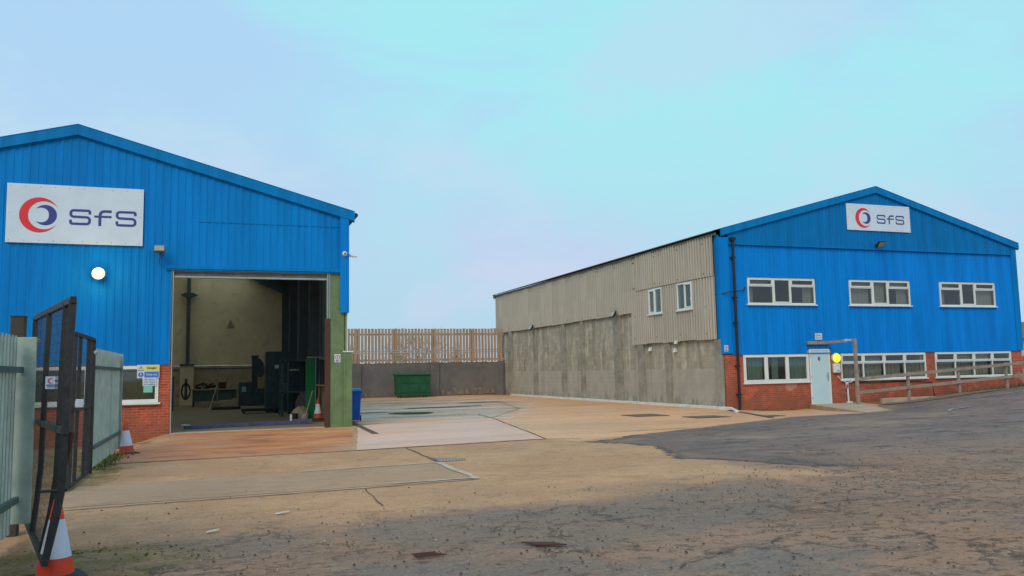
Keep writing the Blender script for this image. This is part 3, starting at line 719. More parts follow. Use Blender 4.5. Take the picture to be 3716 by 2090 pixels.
def floodlight(label, loc, out, tilt=35, size=.34, lit=False, group=None, body='black'):
    """out = unit vector away from the wall (x,y); lamp on a bracket"""
    t = thing('floodlight', label, 'floodlight', loc, math.atan2(out[1], out[0]), group)
    # local: +x away from the wall
    MB().box(0, .03, -.06, .06, -.06, .06).build('wall_plate', M[body], t, local=True, bevel=.006)
    b = MB(); b.bar((.02, 0, 0), (.18, 0, .0), .03); b.bar((.18, -size*.5, 0), (.18, size*.5, 0), .02); b.bar((.18, -size*.5, 0), (.26, -size*.5, .02), .02); b.bar((.18, size*.5, 0), (.26, size*.5, .02), .02)
    b.build('bracket', M[body], t, local=True)
    a = R(tilt); mt = Matrix.Translation((.28, 0, .02)) @ Matrix.Rotation(a, 4, 'Y')
    xf = lambda x, y, z: tuple(mt @ Vector((x, y, z)))
    h = MB(); h.box(-.05, .02, -size/2, size/2, -size*.38, size*.38)
    for k in range(6): h.box(-.085, -.05, -size*.42+k*size*.16, -size*.42+k*size*.16+.012, -size*.3, size*.3)
    hd = h.build('housing', M[body], t, local=True, bevel=.006, xf=xf)
    MB().box(.021, .027, -size*.42, size*.42, -size*.30, size*.30).build('lens', M['lit'] if lit else M['lampglass'], t, local=True, xf=xf)
    return t

# ------------------------------------------------------------------ LEFT WORKSHOP
LX0, LX1, LRX = -11.36, 3.72, -3.82
RLZ, ELZ = 8.74, 6.61
def lroof(x): return RLZ - (RLZ-ELZ)/(3.9-LRX)*abs(x-LRX)
LB = 50.0
ws = thing('workshop_building', 'blue corrugated workshop with large open roller door, left side of the yard', 'building', (-3.8, 25.5, 0))
FL = front(YL)
pts, wf = trap_profile(-11.36, 3.5, .20, .012, (-1.30, 3.2, 3.48))
def lv(u):
    return 1.96 if u < -1.3 + 1e-6 else 4.74
cl = MB(); a = [p for p in pts if p <= -1.3]; b = [p for p in pts if p >= -1.3]
m1 = sheet(a, lambda u: 1.96, lambda u: lroof(u)-.24, [], wf); m2 = sheet(b, lambda u: 4.74, lambda u: lroof(u)-.24, [], wf)
m1.add(m2.v, m2.f); weld(m1.build('cladding', M['blue_l'], ws, xf=FL))
lp = MB(); lp.box(-.6, 3.49, YL-.021, YL-.0175, 6.10, 6.118); lp.box(-1.9, -1.888, YL-.021, YL-.0175, 1.98, 5.3); lp.build('sheet_lap', M['blue_trim'], ws)
# brick wall with the office window
wx0, wx1, wz0, wz1 = -4.75, -1.58, .90, 1.93
bw = sheet(sorted([-11.36, wx0, wx1, -1.26, -3, -6, -9]), lambda u: -.6, lambda u: 2.04, [(wx0, wx1, wz0, wz1)], lambda u: -.02)
for (x0, x1, z0, z1) in ((wx0, wx1, wz0-.001, wz0), ):
    pass
bw2 = bw.build('brick_wall', M['brick'], ws, xf=FL)
MB().box(-11.36, -1.262, YL+.10, YL+.28, 1.96, 2.1).box(-11.36, wx0-.001, YL+.10, YL+.28, -.5, 1.96).box(wx1+.001, -1.262, YL+.03, YL+.28, -.5, 1.96).box(wx0-.001, wx1+.001, YL+.10, YL+.28, -.5, wz0-.03).build('inner_wall', M['creamlow'], ws)
window(ws, front(YL-.005), wx0, wx1, wz0, wz1, [(1.1, 0, False), (1.55, 0, False)], .09)
# jamb of the roller door and of the brick return
MB().box(-1.262, -1.235, YL-.005, YL+.30, -.2, 4.74).build('door_jamb', M['guide'], ws)
MB().box(-1.44, 3.49, YL-.075, YL-.0, 4.70, 4.80).box(-1.44, 3.49, YL-.055, YL+.05, 4.66, 4.70).build('lintel_flashing', M['blue_trim'], ws, bevel=.004)
sh = MB()
for k, (z0, z1, y) in enumerate(((4.63, 4.69, .10), (4.57, 4.63, .12), (4.51, 4.57, .10))):
    sh.prism([(z0, 0), (z0, .05), ((z0+z1)/2, .075), (z1, .05), (z1, 0)], lambda a, b, c: (c, YL+y-b+.02, a), -1.23, 3.1)
sh.build('shutter_slats', M['shutter'], ws)
MB().box(-1.23, 3.1, YL+.02, YL+.12, 4.455, 4.51).build('shutter_bottom_rail', M['guide'], ws, bevel=.005)
MB().tube([(-1.2, YL+.5, 4.95), (3.1, YL+.5, 4.95)], .22, 20).build('shutter_roll', M['shutter'], ws, smooth=True)
gd = MB(); gd.box(3.10, 3.135, YL-.01, YL+.14, 3.28, 4.66); gd.box(3.165, 3.20, YL-.01, YL+.14, 3.28, 4.66); gd.box(3.135, 3.165, YL+.05, YL+.14, 3.28, 4.66)
gd.build('door_guide', M['guide'], ws)
MB().box(3.05, 3.20, YL-.012, YL+.16, -.02, 3.28).build('door_post', M['redpost'], ws, bevel=.008)
gc = MB(); gc.box(3.205, 3.62, YL+.01, YL+.20, -.05, 4.70); gc.build('corner_column', M['greenwall'], ws, bevel=.008)
gc = MB(); gc.box(3.60, 3.66, YL-.04, YL+.008, -.05, 2.25); gc.box(3.66, 3.86, YL-.03, LB, -.05, 2.25); gc.build('side_plinth', M['greenwall'], ws, bevel=.006)
MB().box(3.58, 3.90, YL-.05, YL+6, 2.252, 2.285).build('plinth_flashing', M['white_upvc'], ws)
MB().box(3.64, 3.70, YL+.03, LB, 2.29, 6.5).build('side_cladding', M['greenwall'], ws)
MB().box(3.702, 3.73, YL+.02, YL+.2, 2.29, 6.4).build('side_flashing', M['white_upvc'], ws)
MB().box(3.49, 3.76, YL-.085, YL-.03, 3.46, 6.42).box(3.712, 3.76, YL-.03, YL+.22, 3.46, 6.42).build('corner_flashing', M['blue_new'], ws, bevel=.006)
# barge boards (two slopes), gutters
def barge(parent, xr, zr, xe, ze, Y, mat, h=.30, proud=.10, name='barge_board'):
    m = MB()
    for (xa, za, xb, zb) in ((xr, zr, xe, ze),):
        m.prism([(xa, za), (xb, zb), (xb, zb-h), (xa, za-h)], front(Y), .0, proud)
        m.prism([(xa, za+.012), (xb, zb+.012), (xb, zb-.001), (xa, za-.001)], front(Y), -.16, proud+.012)
        m.prism([(xa, za-h-.035), (xb, zb-h-.035), (xb, zb-h+.001), (xa, za-h+.001)], front(Y), -.0, proud*.5)
    L_ = xe-xr
    for k in range(1, 4):
        x_ = xr+L_*k/4+.1*k; z_ = zr+(ze-zr)*(x_-xr)/L_
        m.prism([(x_-.03, z_+.03*(zr-ze)/abs(L_)), (x_+.03, z_-.03*(zr-ze)/abs(L_)), (x_+.03, z_-h), (x_-.03, z_-h)], front(Y), proud+.001, proud+.006)
    o = m.build(name, M[mat], parent, bevel=.003)
    return o
barge(ws, LRX, RLZ, 3.93, lroof(3.93), YL, 'blue_trim'); barge(ws, LRX-.001, RLZ, -11.6, lroof(-11.6), YL, 'blue_trim')
gt = MB(); gt.tube([(3.97, YL-.05, 6.50), (3.97, LB, 6.50)], .07, 12); gt.box(3.86, 3.90, YL-.05, YL+.1, 6.38, 6.60)
gt.build('gutter', M['darkmetal'], ws)
# roof with unseen fibreglass rooflights, added to brighten the interior
RLs = [(y, y+2.0) for y in (27.4, 30.3, 33.2, 36.1, 39, 42, 45, 47.7)]
def roof_slope(parent, x0, x1, y0, y1, lights, zf, mat, pitch=.3, name='roof'):
    pass
rf = MB()
for sgn, xe in ((1, 3.93), (-1, -11.6)):
    xa, xb, xc, xd = LRX, LRX+sgn*1.2, LRX+sgn*5.6, xe
    ys = [YL-.06] + [q for y in RLs for q in y] + [LB+.2]
    for i in range(len(ys)-1):
        y0, y1 = ys[i], ys[i+1]; isl = i % 2 == 1
        segs = ((xa, xb, False), (xb, xc, isl), (xc, xd, False))
        for s0, s1, L_ in segs:
            q_ = MB() if L_ else rf
            q_.add([(s0, y0, lroof(s0)), (s1, y0, lroof(s1)), (s1, y1, lroof(s1)), (s0, y1, lroof(s0))], [(0, 1, 2, 3)])
            if L_: q_.build('added_rooflight', M['added_rooflight'], ws)
weld(rf.build('roof', M['roof'], ws))
# far, left and inside walls
bk = MB(); bk.prism([(LX0, 2.2), (LX1, 2.2), (LX1, lroof(LX1)-.02), (LRX, RLZ-.02), (LX0, lroof(LX0)-.02)], front(LB), -.1, 0); bk.build('back_wall', M['cream'], ws)
MB().box(LX0, LX1-.1, LB-.14, LB+.1, -.05, 2.19).build('back_wall_base', M['creamlow'], ws)
MB().box(LX0-.1, LX0, YL+.02, LB, -.3, 6.5).build('left_wall', M['cream'], ws)
MB().box(-11.3, 3.6, YL+.30, LB, -.06, .012).build('floor', M['intfloor'], ws)
o = MB().box(-1.235, 3.05, YL-.06, YL+.32, -.06, .017).build('threshold', M['lightcon'], ws)
pf = MB()
# inside face of the right wall: blue-grey sheeting and steel frames
sp_, sw_ = trap_profile(YL+.4, LB, .9, .10)
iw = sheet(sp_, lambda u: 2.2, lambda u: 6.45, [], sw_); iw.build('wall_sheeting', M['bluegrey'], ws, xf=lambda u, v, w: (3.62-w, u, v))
MB().box(3.50, 3.60, YL+.3, LB-.15, 0, 2.19).build('wall_base', M['creamlow'], ws)
for y in (30.6, 34.6, 39.5, 44.5):
    f = MB()
    for (x, s) in ((3.28, 1), (-11.0, -1)):
        f.box(x-.17, x+.17, y-.09, y-.075, 0, 6.2); f.box(x-.17, x+.17, y+.075, y+.09, 0, 6.2); f.box(x-.008, x+.008, y-.075, y+.075, 0, 6.2)
        f.add([], [])
    for (xa, xb) in ((3.45, LRX), (-11.1, LRX)):
        za, zb = lroof(xa)-.22, lroof(xb)-.22; s = 1 if xa > xb else -1
        f.prism([(xa, za), (xb, zb), (xb, zb-.32), (xa-s*2.4, za+(zb-za)*2.4/abs(xa-xb)-.34), (xa, za-.85)], front(y), -.07, .07)
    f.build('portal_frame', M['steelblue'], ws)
pu = MB()
for x in (2.2, .6, -1.0, -2.6, -5, -6.6, -8.2, -9.8): pu.box(x-.03, x+.03, YL+.1, LB, lroof(x)-.20, lroof(x)-.04)
pu.build('purlin', M['steelblue'], ws)
cp = MB(); cp.box(-1.71, -1.51, LB-.42, LB-.20, 2.30, 7.9)
cp.prism([(-2.05, 6.18), (-1.13, 6.18), (-1.40, 6.30), (-1.78, 6.30)], front(LB-.18), 0, .30); cp.prism([(-2.05, 6.17), (-1.13, 6.17), (-1.45, 6.02), (-1.75, 6.02)], front(LB-.18), 0, .30)
cp.box(-2.02, -1.24, LB-.60, LB-.145, 2.215, 2.30); cp.build('gable_post', M['steelblue'], ws)
MB().box(-1.98, -1.28, LB-.52, LB-.142, 0, 2.212).build('pier', M['cream'], ws)
pr = MB(); pr.box(-11, -2.05, LB-.17, LB-.142, 1.93, 1.99); pr.box(-1.2, 3.4, LB-.17, LB-.142, 2.0, 2.05); pr.build('pipe_run', M['steelblue'], ws)

company_sign('large white company sign with red and navy crescents on the left workshop gable', front(YL), -5.5, -2.08, 5.33, 6.97, .042, (-3.8, YL-.04, 6.1), 'navy')
# old lamp above the door corner
t = floodlight('old green floodlight with hanging cable right of the large company sign', (-1.62, YL-.035, 5.22), (0, -1), -30, .30, body='lampgreen')
cb = MB(); cb.tube([(.10, 0, 0), (.12, .02, -.15), (.06, -.01, -.3), (.04, 0, -.42)], .012, 6); cb.tube([(.1, .03, 0), (.1, .05, -.12), (.05, .05, -.25)], .009, 6); cb.build('cable', M['redpost'], t, local=True)
# lit floodlight
t = thing('floodlight', 'brightly lit round floodlight glowing on the blue gable under the company sign', 'floodlight', (-3.17, YL-.035, 4.50))
MB().box(-.07, .07, -.10, 0, -.07, .07).build('bracket', M['black'], t, local=True, bevel=.006)
MB().lathe([(.07, .10), (.12, .13), (.145, .18), (.14, .195)], (0, 0, 0), 32, '-y').build('housing', M['guide'], t, local=True, smooth=True)
MB().lathe([(.15, .185), (.165, .22), (.15, .25), (.085, .272)], (0, 0, 0), 32, '-y').build('halo_rim', M['halorim'], t, local=True, smooth=True)  # glowing rim stands in for the yellow halo around the lamp
MB().lathe([(.085, .270), (.06, .282), (.03, .288), (.004, .290)], (0, 0, 0), 32, '-y').build('lens', M['lit'], t, local=True, smooth=True)
ld = bpy.data.lights.new('lit_floodlight_lamp', 'POINT'); ld.energy = 20; ld.color = (1, .74, .36); ld.shadow_soft_size = .12
lo = bpy.data.objects.new('floodlight_glow', ld); C.objects.link(lo); lo.parent = t; lo.location = (0, -.34, -.02)
# cctv cameras
def dome(label, loc, ax):
    t = thing('security_camera', label, 'camera', loc)
    MB().lathe([(.075, 0), (.075, .03), (.055, .05)], (0, 0, 0), 24, ax).build('mount', M['white_upvc'], t, local=True, smooth=True)
    m = MB(); m.lathe([(.06*math.sin(a_), .05+.06-.06*math.cos(a_)) if False else (.062*math.cos(a_), .05+.062*math.sin(a_)) for a_ in [k*PI/2/8 for k in range(8)]] + [(.004, .112)], (0, 0, 0), 24, ax)
    m.build('dome', M['white_upvc'], t, local=True, smooth=True)
    MB().lathe([(.028, .10), (.026, .118), (.004, .122)], (0, 0, 0), 16, ax).build('lens', M['black'], t, local=True, smooth=True)
    return t
dome('white dome security camera on the front of the blue corner flashing', (3.62, YL-.088, 5.27), '-y')
t = thing('security_camera', 'white bullet security camera sticking out sideways from the workshop corner', 'camera', (3.762, YL+.06, 5.24))
MB().tube([(0, 0, 0), (.05, 0, 0)], .05, 16).build('mount', M['white_upvc'], t, local=True)
MB().tube([(.05, 0, 0), (.12, 0, -.01), (.26, -.02, -.015)], [.03, .042, .038], 16).build('camera_body', M['white_upvc'], t, local=True, smooth=True)
def speed_sign(label, fn, uc, vc, w, hgt, loc):
    wd = hgt*.72
    t = plate('speed_limit_sign', label, 'sign', fn, uc-wd/2, uc+wd/2, vc-hgt/2, vc+hgt/2, w, loc)
    m = MB(); ring(m, fn, uc, vc+hgt*.12, wd*.40, wd*.29, w+.007, w+.009); m.build('red_ring', M['signred'], t)
    text('5', hgt*.33, fn, uc, vc+hgt*.12, w+.008, M['signblack'], 'numeral', t, bold=.002)
    text('MPH', hgt*.22, fn, uc, vc-hgt*.33, w+.008, M['navy'], 'lettering', t, bold=.002)
speed_sign('5 MPH sign with red ring on the green corner column', front(YL+.01), 3.42, 2.07, .003, .25, (3.42, YL, 2.07))
# danger sign and notices on the window
fw = front(YL-.03)
t = plate('danger_sign', 'yellow and blue Danger Keep out sign at the workshop window corner', 'sign', fw, -2.14, -1.56, 1.585, 1.955, .012, (-1.85, YL-.04, 1.77))
q = .0195
MB().prism([(-1.95, 1.79), (-1.575, 1.79), (-1.575, 1.945), (-1.95, 1.945)], fw, q, q+.001).build('yellow_panel', M['yellow'], t)
MB().prism([(-1.95, 1.60), (-1.575, 1.60), (-1.575, 1.765), (-1.95, 1.765)], fw, q, q+.001).build('blue_panel', M['signblue'], t)
text('Danger', .088, fw, -1.76, 1.868, q+.003, M['signblack'], 'lettering', t, bold=.0015)
text('Keep out', .075, fw, -1.76, 1.682, q+.003, M['paper'], 'lettering', t, bold=.0015)
MB().prism([(-2.118, 1.79), (-1.965, 1.79), (-2.041, 1.935)], fw, q, q+.001).build('warning_triangle', M['signblack'], t)
MB().prism([(-2.098, 1.802), (-1.985, 1.802), (-2.041, 1.912)], fw, q+.0012, q+.002).build('triangle_panel', M['paleyellow'], t)
MB().prism([(-2.047, 1.83), (-2.035, 1.83), (-2.032, 1.885), (-2.05, 1.885)], fw, q+.0022, q+.003).build('exclamation_mark', M['signblack'], t)
m = MB(); disc(m, fw, -2.041, 1.682, .072, q, q+.001); m.build('blue_disc', M['signblue'], t)
MB().prism([(-2.049, 1.66), (-2.033, 1.66), (-2.029, 1.73), (-2.053, 1.73)], fw, q+.0012, q+.002).prism([(-2.049, 1.63), (-2.033, 1.63), (-2.033, 1.648), (-2.049, 1.648)], fw, q+.0012, q+.002).build('exclamation_mark', M['paper'], t)
t = plate('visitor_notice', 'white notice telling visitors to report to reception, under the danger sign', 'notice', fw, -1.99, -1.635, 1.365, 1.583, .012, (-1.82, YL-.04, 1.48))
for i, s in enumerate(('All visitors', 'must report', 'to reception')): text(s, .062, fw, -1.812, 1.535-i*.062, q, M['textblue'], 'lettering', t, bold=.001)
t = plate('paper_notice', 'mint green paper taped inside the workshop window, lowest of the notices', 'notice', fw, -1.965, -1.73, 1.18, 1.36, .012, (-1.85, YL-.04, 1.27), 'greenpaper')

# ------------------------------------------------------------------ RIGHT OFFICE BUILDING
RRX, RRZ, REZ = 26.6, 9.20, 6.98
RX1 = 34.55; RB = 55.6
def rroof(x): return RRZ - (RRZ-REZ)/(RRX-18.45)*abs(x-RRX)
ob = thing('office_building', 'two storey blue gabled office building with grey fibre cement side wall, right of the yard', 'building', (26.6, 27.8, 0))
FR = front(YR)
UP = [(19.9, 23.18), (24.95, 28.2), (29.9, 33.14)]; uh = [(a+.02, b-.02, 4.07, 5.13) for a, b in UP]
LOW = [(19.56, 22.70), (24.31, 28.86), (29.39, 33.86)]
hx = [v for h in uh for v in h[:2]]
pts, wf = trap_profile(19.05, 34.3, .18, .020, hx+[22.66, 23.84])
lo_sheet = sheet(pts, lambda u: 2.08, lambda u: 6.47, uh + [(22.66, 23.84, 2.0, 2.24)], wf)
o = weld(lo_sheet.build('cladding', M['blue_r'], ob, xf=FR)); 
pts2, wf2 = trap_profile(19.05, 34.3, .18, .020, [RRX])
up_sheet = sheet(pts2, lambda u: 6.44, lambda u: rroof(u)-.22, [], wf2)
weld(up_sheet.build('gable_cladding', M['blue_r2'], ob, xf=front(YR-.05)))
MB().box(19.05, 34.3, YR-.10, YR-.0, 6.435, 6.475).build('cladding_flashing', M['blue_trim'], ob)
MB().box(19.05, 34.3, YR-.045, YR+.03, 2.045, 2.085).build('drip_flashing', M['blue_trim'], ob)
barge(ob, RRX, RRZ, 18.72, rroof(18.72), YR-.05, 'blue_trim', .28, .10); barge(ob, RRX+.001, RRZ, 34.72, rroof(34.72), YR-.05, 'blue_trim', .28, .10)
MB().box(18.60, 19.07, YR-.07, YR-.02, 2.09, 6.72).box(18.60, 18.66, YR-.02, YR+.25, 2.09, 6.80).build('corner_flashing', M['blue_new'], ob, bevel=.005)
MB().box(34.27, 34.60, YR-.07, YR-.02, 2.07, 6.80).build('corner_flashing', M['blue_trim'], ob, bevel=.005)
# brick base
holes = [(a+.02, b-.02, .93, 2.03) for a, b in LOW] + [(22.74, 23.76, -1, 2.5)]
us = sorted(set([18.70, 34.52] + [v for h in holes for v in h[:2]] + frange(19, 34, 1.5)))
sheet(us, lambda u: -.6, lambda u: 2.06, holes, lambda u: 0.0).build('brick_wall', M['brick'], ob, xf=front(YR))
rv = MB()
for (a, b, c, d) in holes[:3]:
    rv.box(a-.10, a, YR+.004, YR+.2, c, d); rv.box(b, b+.10, YR+.004, YR+.2, c, d)
rv.box(22.64, 22.738, YR+.004, YR+.2, -.1, 2.2); rv.box(23.762, 23.86, YR+.004, YR+.2, -.1, 2.2)
rv.build('window_reveal', M['room'], ob)
D3 = [(1.05, .30, 1), (.78, 0, True), (1.05, .30, 1)]
for i, (a, b) in enumerate(UP):
    window(ob, front(YR-.035), a, b, 4.06, 5.14, D3, .055, blinds=[{0: (0, .25), 1: (0, 1), 3: (.6, 1)}, {0: (.1, .95), 1: (0, 1), 2: (0, 1), 3: (.5, 1), 4: (0, 1)}, {0: (0, .3), 1: (0, .6), 3: (.2, 1)}][i])
    MB().box(a-.03, b+.03, YR-.09, YR-.03, 5.142, 5.16).build('head_flashing', M['blue_trim'], ob)
window(ob, front(YR-.005), LOW[0][0], LOW[0][1], .93, 2.04, [(1, 0, True), (1, 0, True), (1, 0, True)], .06, blinds={0: (0, 1), 1: (.35, .7), 2: (0, 1)}, greenish=True)
window(ob, front(YR-.005), LOW[1][0], LOW[1][1], .95, 2.04, [(1, .36, 1)]*4, .055, blinds={0: (0, 1), 1: (0, .8), 2: (0, 1), 3: (0, 1), 4: (.1, .9), 6: (0, 1)})
window(ob, front(YR-.005), LOW[2][0], LOW[2][1], .95, 2.05, [(1, .36, 1)]*4, .055, blinds={0: (0, 1), 2: (0, 1), 3: (0, 1), 4: (0, .9), 5: (0, 1), 6: (0, 1)})
# door
dr = MB(); dr.box(22.80, 23.70, YR-.015, YR+.03, .02, 2.17); d_ = dr.build('door', M['door'], ob, bevel=.006)
MB().box(22.74, 22.80, YR-.03, YR+.05, 0, 2.23).box(23.70, 23.76, YR-.03, YR+.05, 0, 2.23).box(22.80, 23.70, YR-.03, YR+.05, 2.172, 2.23).box(22.80, 23.70, YR-.03, YR+.03, -.01, .019).build('door_frame', M['white_upvc'], ob, bevel=.005)
h = MB(); h.box(23.60, 23.645, YR-.035, YR-.015, .92, 1.28); h.tube([(23.62, YR-.035, 1.15), (23.62, YR-.07, 1.15), (23.50, YR-.075, 1.15)], .011, 8); h.build('handle', M['silver'], d_)
m = MB(); m.prism([(23.22+.065*math.cos(k*PI/10), 1.84+.085*math.sin(k*PI/10)) for k in range(20)], front(YR-.015), .0, .006); m.build('door_plaque', M['signblack'], d_)
m = MB(); m.prism([(23.22+.03*math.cos(k*PI/8), 1.84+.055*math.sin(k*PI/8)) for k in range(16)], front(YR-.015), .0065, .008); m.build('door_plaque', M['silver'], d_)
m = MB()
for z in (.25, 1.1, 1.95): m.box(22.775, 22.80, YR-.04, YR-.031, z-.05, z+.05)
m.build('hinge', M['silver'], d_)
# side wall: fibre cement sheets over blockwork with piers
FS = side(XR)
W1 = (-33.38, -32.18, 4.02, 5.16); W2 = (-30.87, -29.65, 4.02, 5.16)
hs = [(w[0]+.02, w[1]-.02, w[2]+.03, w[3]-.02) for w in (W1, W2)]
allv = [v for h in hs for v in h[:2]]
def sheetoff(u): return .022*((math.floor(-u+.05)) % 2)
def cw(base):
    def f(u): return base + .055*(.5+.5*math.cos(2*PI*u/.20)) + sheetoff(u)
    return f
edges = [-(k-.05)+e for k in range(28, 57) for e in (-.0015, .0015)]
def sp(a, b, ex=()): return sorted(set([round(v, 4) for v in frange(a, b, .15/5)] + [round(v, 4) for v in list(ex)+edges if a < v < b]))
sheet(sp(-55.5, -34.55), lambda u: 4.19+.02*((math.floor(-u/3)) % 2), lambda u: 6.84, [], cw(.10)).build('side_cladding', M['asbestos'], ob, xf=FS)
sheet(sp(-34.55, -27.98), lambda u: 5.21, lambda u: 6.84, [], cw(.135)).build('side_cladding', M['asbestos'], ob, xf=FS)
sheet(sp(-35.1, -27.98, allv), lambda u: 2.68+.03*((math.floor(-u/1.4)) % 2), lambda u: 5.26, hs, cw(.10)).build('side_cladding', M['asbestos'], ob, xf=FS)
sc = MB()
for k in range(28, 56):
    for du in (.25, .75):
        for z in ((4.35, 6.6) if k > 34 else (2.95, 4.0, 5.35, 6.6)):
            u = -(k+du)
            if any(h_[0]-.05 < u < h_[1]+.05 and h_[2]-.1 < z < h_[3]+.1 for h_ in hs): continue
            disc(sc, FS, u, z+random.uniform(-.03, .03), .022, .125, .178 if z > 5.3 and k < 35 else .145, 6)
sc.build('sheet_fixing', M['darkmetal'], ob)['kind'] = 'stuff'
bl = sheet(sorted(set([-55.5, -27.80]+allv+frange(-55, -28, 2))), lambda u: -.3, lambda u: 6.8, hs, lambda u: 0.0); bl.build('block_wall', M['block'], ob, xf=FS)
for (y, w_, zt) in ((52.75, .7, 4.2), (48.1, .55, 4.2), (43.6, .5, 4.2), (41.0, .4, 4.2), (36.75, .75, 4.2), (34.4, .55, 2.66), (31.95, .38, 2.66), (28.05, .42, 2.66)):
    MB().box(XR-.11, XR-.001, y-w_/2, y+w_/2, -.25, zt).build('wall_pier', M['pier'], ob, bevel=.01)
window(ob, side(XR-.14), W1[0], W1[1], W1[2], W1[3], [(1, 0, True), (1, 0, False)], .06, blinds={0: (0, 1)})
window(ob, side(XR-.14), W2[0], W2[1], W2[2], W2[3], [(1, 0, False), (1, 0, True)], .06)
def hood(y, z):
    m = MB(); m.prism([(0, .10), (.05, .10), (.13, -.08), (0, -.08)], lambda a, b, c: (XR-.001-a, y+c, z+b), -.085, .085); m.build('vent_hood', M['white_upvc'], ob, bevel=.006)
hood(33.55, 2.44); hood(31.35, 2.33)
m = MB(); m.prism([(0, .08), (.05, .08), (.11, -.06), (0, -.06)], lambda a, b, c: (XR-.14-a, 31.05+c, 2.66+b), -.07, .07); m.build('vent_hood', M['white_upvc'], ob, bevel=.006)
m = MB(); m.tube([(24.9, YR-.03, .84), (26, YR-.03, .80), (27.2, YR-.03, .83), (28.4, YR-.03, .80), (29.1, YR-.03, .74), (29.2, YR-.03, .2), (29.3, YR-.06, .05)], .014, 6); m.build('wall_cable', M['black'], ob)
MB().box(29.22, 29.42, YR-.12, YR-.001, -.02, .16).build('airbrick_cover', M['plug'], ob, bevel=.01)
# roof: corrugated edge overhanging the side wall
n = int((RB-YR+.2)/.05)
rf = MB()
for i in range(n):
    y0 = YR-.06+(RB+.2-YR)*i/n; y1 = YR-.06+(RB+.2-YR)*(i+1)/n
    a0 = .028*math.cos(2*PI*y0/.15); a1 = .028*math.cos(2*PI*y1/.15)
    for (xa, xb) in ((18.38, RRX), (RRX, 34.8)):
        rf.add([(xa, y0, rroof(xa)+a0-.01), (xb, y0, rroof(xb)+a0-.01), (xb, y1, rroof(xb)+a1-.01), (xa, y1, rroof(xa)+a1-.01)], [(0, 1, 2, 3)])
weld(rf.build('roof', M['roof'], ob))
MB().box(18.50, 18.58, YR+.02, RB, 6.80, 6.90).build('eaves_flashing', M['roof'], ob)
MB().tube([(34.72, YR-.1, 6.84), (34.72, RB, 6.84)], .07, 10).build('gutter', M['darkmetal'], ob)
MB().box(18.45, 18.58, RB-.25, RB+.15, 6.72, 6.94).build('eaves_end', M['roof'], ob)
# shell
MB().box(RX1-.2, RX1, YR+.01, RB, -.3, 6.8).build('right_wall', M['block'], ob)
MB().prism([(XR+.02, -.3), (RX1, -.3), (RX1, rroof(RX1)-.05), (RRX, RRZ-.05), (XR+.02, rroof(XR)-.05)], front(RB), -.1, 0).build('back_wall', M['block'], ob)
MB().box(XR+.02, RX1-.21, YR+.02, RB-.01, -.02, .03).build('floor', M['roomfloor'], ob)
MB().box(XR+.02, RX1-.21, YR+.05, YR+6, 3.0, 3.2).build('upper_floor', M['room'], ob)
MB().box(XR+.02, RX1-.21, YR+3.2, YR+3.3, .04, 2.99).box(XR+1.6, RX1-.21, YR+3.2, YR+3.3, 3.21, 6.4).box(XR+4.9, XR+5.0, YR+.1, YR+3.19, 3.21, 6.2).box(XR+10, XR+10.1, YR+.1, YR+3.19, .04, 2.99).box(XR+.02, RX1-.21, YR+.06, YR+3.6, 6.0, 6.08).build('partition', M['room'], ob)
m = MB(); m.tube([(19.22, YR-.15, 6.62), (19.22, YR-.15, 2.1), (19.21, YR-.15, -.15)], .055, 14)
for z in (5.9, 4.3, 3.3, 1.6, .5): m.box(19.13, 19.31, YR-.20, YR-.04, z-.025, z+.025)
m.box(19.12, 19.32, YR-.24, YR-.03, 6.58, 6.70); m.build('downpipe', M['black'], ob, smooth=True)
m = MB(); m.tube([(18.58, 28.2, 4.45), (18.66, 27.72, 4.45), (18.95, YR-.22, 4.52), (19.35, YR-.20, 4.55), (19.7, YR-.06, 4.60), (19.78, YR-.06, 4.75)], .02, 8); m.build('cable_loop', M['black'], ob)

company_sign('white company sign with red and navy crescents under the right building apex', front(YR-.05), 24.99, 28.42, 7.25, 8.39, .032, (26.7, YR-.1, 7.8), 'navy', .88, .18, .24)
floodlight('black floodlight below the white sign on the right building gable', (26.50, YR-.08, 6.62), (0, -1), 40, .34)
floodlight('black floodlight on the grey side wall nearer the office front', (XR-.10, 36.6, 4.25), (-1, 0), -30, .46, group='floodlights on the grey side wall')
floodlight('black floodlight on the grey side wall at the far end near the timber fence', (XR-.10, 48.0, 4.22), (-1, 0), -30, .46, group='floodlights on the grey side wall')
speed_sign('small 5 MPH sign low on the blue corner flashing of the office', front(YR-.07), 18.76, 2.30, .002, .24, (18.76, YR-.07, 2.3))
t = plate('door_sign', 'small white company notice on the cladding above the pale blue door', 'sign', front(YR-.032), 23.06, 23.42, 2.61, 2.88, .0, (23.24, YR-.035, 2.75))
m = MB(); ring(m, front(YR-.032), 23.14, 2.79, .045, .028, .007, .009); m.build('emblem', M['navy'], t)
marks(front(YR-.032), 23.21, 23.37, 2.80, .022, .007, M['textblue'], t); marks(front(YR-.032), 23.21, 23.37, 2.77, .022, .007, M['textblue'], t)
marks(front(YR-.032), 23.09, 23.39, 2.685, .028, .007, M['navy'], t)
